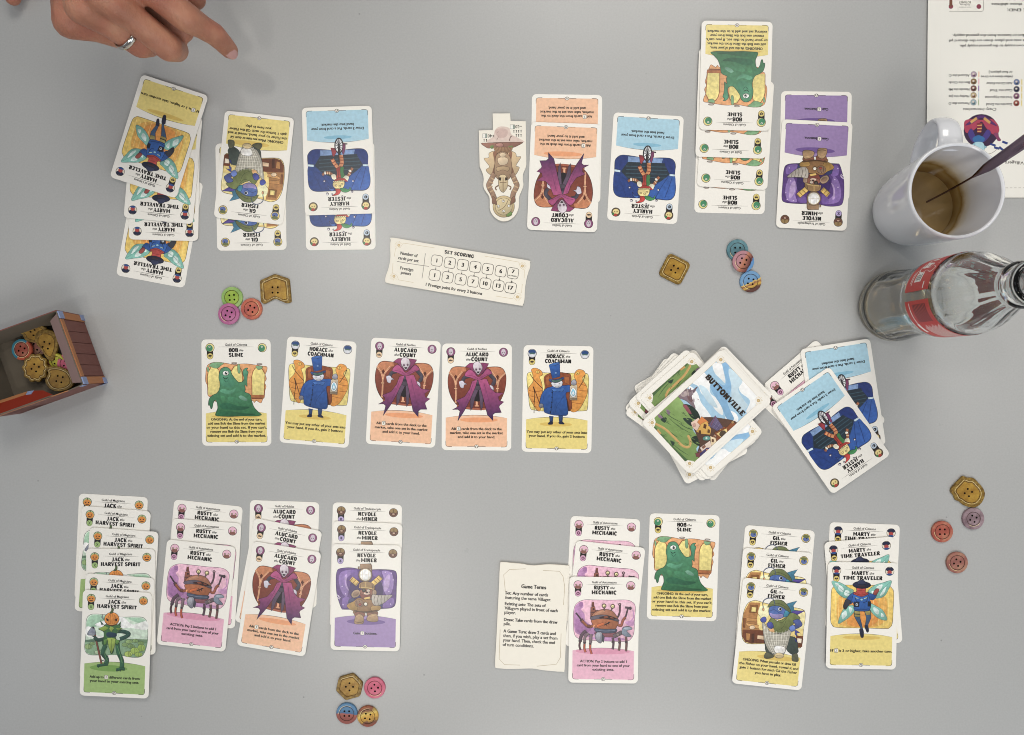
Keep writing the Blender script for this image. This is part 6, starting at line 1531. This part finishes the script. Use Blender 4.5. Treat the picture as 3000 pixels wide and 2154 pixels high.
for sgn in (-1, 1):
    half = RL * (math.pi / 2 - R(6.5))
    V, F = grid(2 * half, HL, 40)
    lab = on_cyl(V, F, 'label_panel', RED, GAP + sgn * math.pi / 2, ZL, bot)
    if sgn < 0:   # reading towards the gap: the script's end comes last
        cyl_text('Coca-Cola', 16.5, 54, 'script_lettering', WHITE, GAP - R(97), ZL + 2.5, lab, .05, .42)
        # flourishes of the script
        for P_, w_ in (([(22, -5), (25, -9.5), (29.5, -8), (30.5, -3), (28, 1.5)], 1.0), ([(-26, -10), (-10, -7.2), (8, -9.5), (20, -7.6)], 1.5), ([(25.5, 5.5), (27.8, 10.2), (31, 7.5), (29.5, 2)], .8)):
            Q = catmull(P_, False, 6); ik = Ink(0); ik.ribbon(Q, w_, '#FFFFFF', taper=True)
            on_cyl([(v[0], v[1]) for v in ik.v], ik.f, 'flourish', WHITE, GAP - R(97), ZL + 2.5, lab, .045)
        V, F = grid(7.0, 8.6, 6); on_cyl(V, F, 'white_emblem', WHITE, GAP - R(27), ZL - 1.5, lab, .03)
        for q, z_ in enumerate((2.6, .8, -1.0, -2.8)):
            V, F = grid(5.2 - (q % 2) * 1.2, .8, 4); on_cyl(V, F, 'emblem_line', BLK, GAP - R(27), ZL - 1.5 + z_, lab, .06)
        for z_, w_ in ((-8.5, 12), (-10.2, 9)):
            V, F = grid(w_, .7, 8); on_cyl(V, F, 'fine_print', WHITE, GAP - R(28), ZL + z_, lab, .03)
        V, F = grid(5, 1.2, 4); on_cyl(V, F, 'volume_mark', WHITE, GAP - R(14), ZL + 8, lab, .03)
    else:
        V, F = grid(13.5, 17, 8); on_cyl(V, F, 'code_patch', DRED, GAP + R(26), ZL + 2, lab, .03)
        for q in range(9):
            V, F = grid(13.0, .55, 8); on_cyl(V, F, 'code_line', RED, GAP + R(26), ZL - 5.4 + q * 1.8, lab, .05)
        for q in range(13):
            V, F = grid(20 - (q * 7 % 5) * 1.2, .62, 14); on_cyl(V, F, 'fine_print', WHITE, GAP + R(66), ZL + 13 - q * 1.55, lab, .03)
        V, F = grid(24, .8, 14); on_cyl(V, F, 'fine_print', WHITE, GAP + R(34), ZL - 10.5, lab, .03)
        V, F = grid(9, 2.6, 8); on_cyl(V, F, 'fine_print', WHITE, GAP + R(52), ZL - 10.8, lab, .03)

# ------------------------------------------------------------------ pointing hand
def skin():
    m = bpy.data.materials.new('skin'); m.use_nodes = True
    nt = m.node_tree; b = nt.nodes['Principled BSDF']
    b.inputs['Roughness'].default_value = .48; b.inputs['Specular IOR Level'].default_value = .4
    b.inputs['Subsurface Weight'].default_value = .18; b.inputs['Subsurface Radius'].default_value = (.006, .0022, .0012); b.inputs['Subsurface Scale'].default_value = .6
    tc = nt.nodes.new('ShaderNodeTexCoord')
    n = nt.nodes.new('ShaderNodeTexNoise'); n.inputs['Scale'].default_value = 55; n.inputs['Detail'].default_value = 5
    nt.links.new(tc.outputs['Object'], n.inputs['Vector'])
    r = nt.nodes.new('ShaderNodeValToRGB'); e = r.color_ramp.elements
    e[0].position = .3; e[0].color = (*lin('#A06C56'), 1); e[1].position = .72; e[1].color = (*lin('#C29074'), 1)
    x = e.new(.5); x.color = (*lin('#B27C64'), 1)
    nt.links.new(n.outputs['Fac'], r.inputs[0])
    # blotchy redness over the colour
    nb = nt.nodes.new('ShaderNodeTexNoise'); nb.inputs['Scale'].default_value = 38; nb.inputs['Detail'].default_value = 3
    nt.links.new(tc.outputs['Object'], nb.inputs['Vector'])
    rb = nt.nodes.new('ShaderNodeMapRange'); rb.inputs[1].default_value = .45; rb.inputs[2].default_value = .75; rb.inputs[3].default_value = 0; rb.inputs[4].default_value = .55
    nt.links.new(nb.outputs['Fac'], rb.inputs[0])
    mx = nt.nodes.new('ShaderNodeMix'); mx.data_type = 'RGBA'
    nt.links.new(rb.outputs[0], mx.inputs[0]); nt.links.new(r.outputs[0], mx.inputs[6]); mx.inputs[7].default_value = (*lin('#A85E50'), 1)
    nt.links.new(mx.outputs[2], b.inputs['Base Color'])
    v = nt.nodes.new('ShaderNodeTexVoronoi'); v.inputs['Scale'].default_value = 850
    nt.links.new(tc.outputs['Object'], v.inputs['Vector'])
    # stretched wrinkles across the fingers
    mpn = nt.nodes.new('ShaderNodeMapping'); mpn.inputs['Rotation'].default_value = (0, 0, R(38)); mpn.inputs['Scale'].default_value = (520, 110, 160)
    nt.links.new(tc.outputs['Object'], mpn.inputs['Vector'])
    n2 = nt.nodes.new('ShaderNodeTexNoise'); n2.inputs['Scale'].default_value = 1.0; n2.inputs['Detail'].default_value = 5; n2.inputs['Roughness'].default_value = .6
    nt.links.new(mpn.outputs['Vector'], n2.inputs['Vector'])
    ad = nt.nodes.new('ShaderNodeMath'); ad.operation = 'MULTIPLY_ADD'; ad.inputs[1].default_value = .25
    nt.links.new(v.outputs['Distance'], ad.inputs[0]); nt.links.new(n2.outputs['Fac'], ad.inputs[2])
    bp = nt.nodes.new('ShaderNodeBump'); bp.inputs['Strength'].default_value = .55; bp.inputs['Distance'].default_value = .0011
    nt.links.new(ad.outputs[0], bp.inputs['Height']); nt.links.new(bp.outputs['Normal'], b.inputs['Normal'])
    return m
SKIN = skin()
def blob_mesh(chains, name, voxel=1.3, smooth=7):
    bm = bmesh.new()
    for ch in chains:
        for (a, ra), (b, rb) in zip(ch[:-1], ch[1:]):
            A, B = Vector(a), Vector(b)
            L = (B - A).length
            n = max(2, int(L / (min(ra, rb) * .22)))
            for i in range(n + 1):
                t = i / n
                r_ = ra + (rb - ra) * t
                bmesh.ops.create_icosphere(bm, subdivisions=2, radius=r_ * MM, matrix=Matrix.Translation((A + (B - A) * t) * MM))
    me = bpy.data.meshes.new(name); bm.to_mesh(me); bm.free()
    o = bpy.data.objects.new(name, me); COL.objects.link(o)
    md = o.modifiers.new('remesh', 'REMESH'); md.mode = 'VOXEL'; md.voxel_size = voxel * MM
    ms = o.modifiers.new('smooth', 'SMOOTH'); ms.factor = .5; ms.iterations = smooth
    dg = bpy.context.evaluated_depsgraph_get()
    res = bpy.data.meshes.new_from_object(o.evaluated_get(dg))
    bpy.data.objects.remove(o); bpy.data.meshes.remove(me)
    res.name = name
    res.polygons.foreach_set('use_smooth', [True] * len(res.polygons))
    res.materials.clear(); res.materials.append(SKIN)
    return res
iM, iP, iD, iT = (-261.8, 260.7, 116), (-230.5, 242.8, 95), (-219.2, 239.9, 75), (-215.4, 236.2, 57)
mM, mP = (-274.4, 246.3, 121), (-247.5, 226.6, 86)
rM, rP = (-291.5, 241.5, 115), (-269.5, 230.5, 82)
pM, pP = (-309.5, 238.5, 99), (-288.0, 239.5, 72)
WR = (-291, 305, 128)
chains = [
 [(iM, 12.0), ((-245, 252.6, 107), 10.0), (iP, 10.4), ((-224.5, 241.2, 85), 8.6), (iD, 8.3), ((-217, 238, 66), 7.4), (iT, 6.6)],
 [(mM, 12.5), ((-260.2, 236.0, 106), 9.8), (mP, 10.2), ((-251, 233, 66), 9.0), ((-262, 246, 60), 8.0)],
 [(rM, 12.3), ((-280, 236, 101), 9.8), (rP, 9.9), ((-273, 238, 62), 8.6), ((-281, 251, 60), 7.6)],
 [(pM, 11.6), ((-298, 238.5, 87), 8.6), (pP, 8.6), ((-290, 248, 58), 7.5)],
 [((-272, 304, 124), 20), ((-266, 282, 118), 15), (iM, 12.0)], [((-280, 304, 127), 20), ((-277, 275, 122), 15.5), (mM, 12.5)], [((-290, 304, 125), 20), ((-289, 272, 118), 15), (rM, 12.3)], [((-300, 304, 119), 19), ((-303, 272, 108), 14), (pM, 11.6)],
 [((-284, 304, 110), 18), ((-282, 275, 102), 15), ((-280, 258, 98), 13)],
 [((-268, 300, 110), 15), ((-254, 284, 92), 12.5), ((-243, 274, 78), 10), ((-236, 268.5, 69), 8.4)],
 [((-266, 270, 96), 13), ((-254, 254, 84), 11), ((-243, 243, 74), 8.5)],
 [((-284, 345, 128), 27), ((-284, 304, 122), 24)], [((-292, 345, 128), 26), ((-292, 304, 122), 23)],
]
hand = link('person', blob_mesh(chains, 'person', 1.4, 6))
tag(hand, 'bare right hand reaching in from the top edge, pointing with the index finger', 'person')
nail_m = principled('fingernail', '#C49690', .25, .5)
def nail():
    V, F = [], []
    nu, nv = 8, 10
    for i in range(nu + 1):
        for j in range(nv + 1):
            u, v = i / nu * 2 - 1, j / nv * 2 - 1
            x = u * 4.0 * (1 - .12 * v * v); y = v * 4.9 * math.sqrt(max(0, 1 - (abs(u) ** 3) * .35))
            V.append((x * MM, y * MM, (1.6 * (1 - u * u) - .35 * v * v) * MM))
    for i in range(nu):
        for j in range(nv):
            a = i * (nv + 1) + j; F.append((a, a + 1, a + nv + 2, a + nv + 1))
    me = bpy.data.meshes.new('fingernail'); me.from_pydata(V, [], F); me.materials.append(nail_m)
    me.polygons.foreach_set('use_smooth', [True] * len(me.polygons))
    return me
fdir = (Vector(iT) - Vector(iD)).normalized()
ctr = Vector(iT) - fdir * 1.6
camv = (Vector((0, 0, 630)) - ctr).normalized()
nz = (camv - fdir * camv.dot(fdir)).normalized()
nz = (nz + Vector((-.25, -.55, 0)) * .25).normalized(); nz = (nz - fdir * nz.dot(fdir)).normalized()
nx = fdir.cross(nz)
nl = link('fingernail', nail(), hand)
nl.matrix_local = Matrix.Translation((ctr + nz * 5.25) * MM) @ Matrix((nx, fdir, nz)).transposed().to_4x4()

silver = principled('polished_silver', '#D2CEC6', .12, .5, 1.0)
axis = (Vector(rP) - Vector((-280, 236, 101))).normalized()
rc = Vector((-280, 236, 101)).lerp(Vector(rP), .52)
def band():
    V, F = [], []
    n, m = 48, 8
    for i in range(n):
        a = 2 * math.pi * i / n
        for j in range(m):
            b = 2 * math.pi * j / m
            r_ = 10.45 + .8 * math.cos(b); V.append((r_ * math.cos(a) * MM, r_ * math.sin(a) * MM, 2.3 * math.sin(b) * MM))
    for i in range(n):
        for j in range(m):
            k_, l = (i + 1) % n, (j + 1) % m
            F.append((i * m + j, k_ * m + j, k_ * m + l, i * m + l))
    me = bpy.data.meshes.new('finger_ring'); me.from_pydata(V, [], F); me.materials.append(silver)
    me.polygons.foreach_set('use_smooth', [True] * len(me.polygons))
    return me
rg = link('finger_ring', band())
rg.matrix_world = Matrix.Translation(rc * MM) @ axis.to_track_quat('Z', 'Y').to_matrix().to_4x4()
tag(rg, 'shiny silver band on the ring finger of the pointing hand', 'ring')

# fingertip of another hand poking in at the upper left corner
tip = link('person', blob_mesh([[((-402.5, 322, 22), 8.0), ((-406, 306, 14), 7.2), ((-408, 298.5, 9), 6.2)]], 'person', 1.0, 4))
tag(tip, 'reddish fingertip just poking in at the upper left corner', 'person')
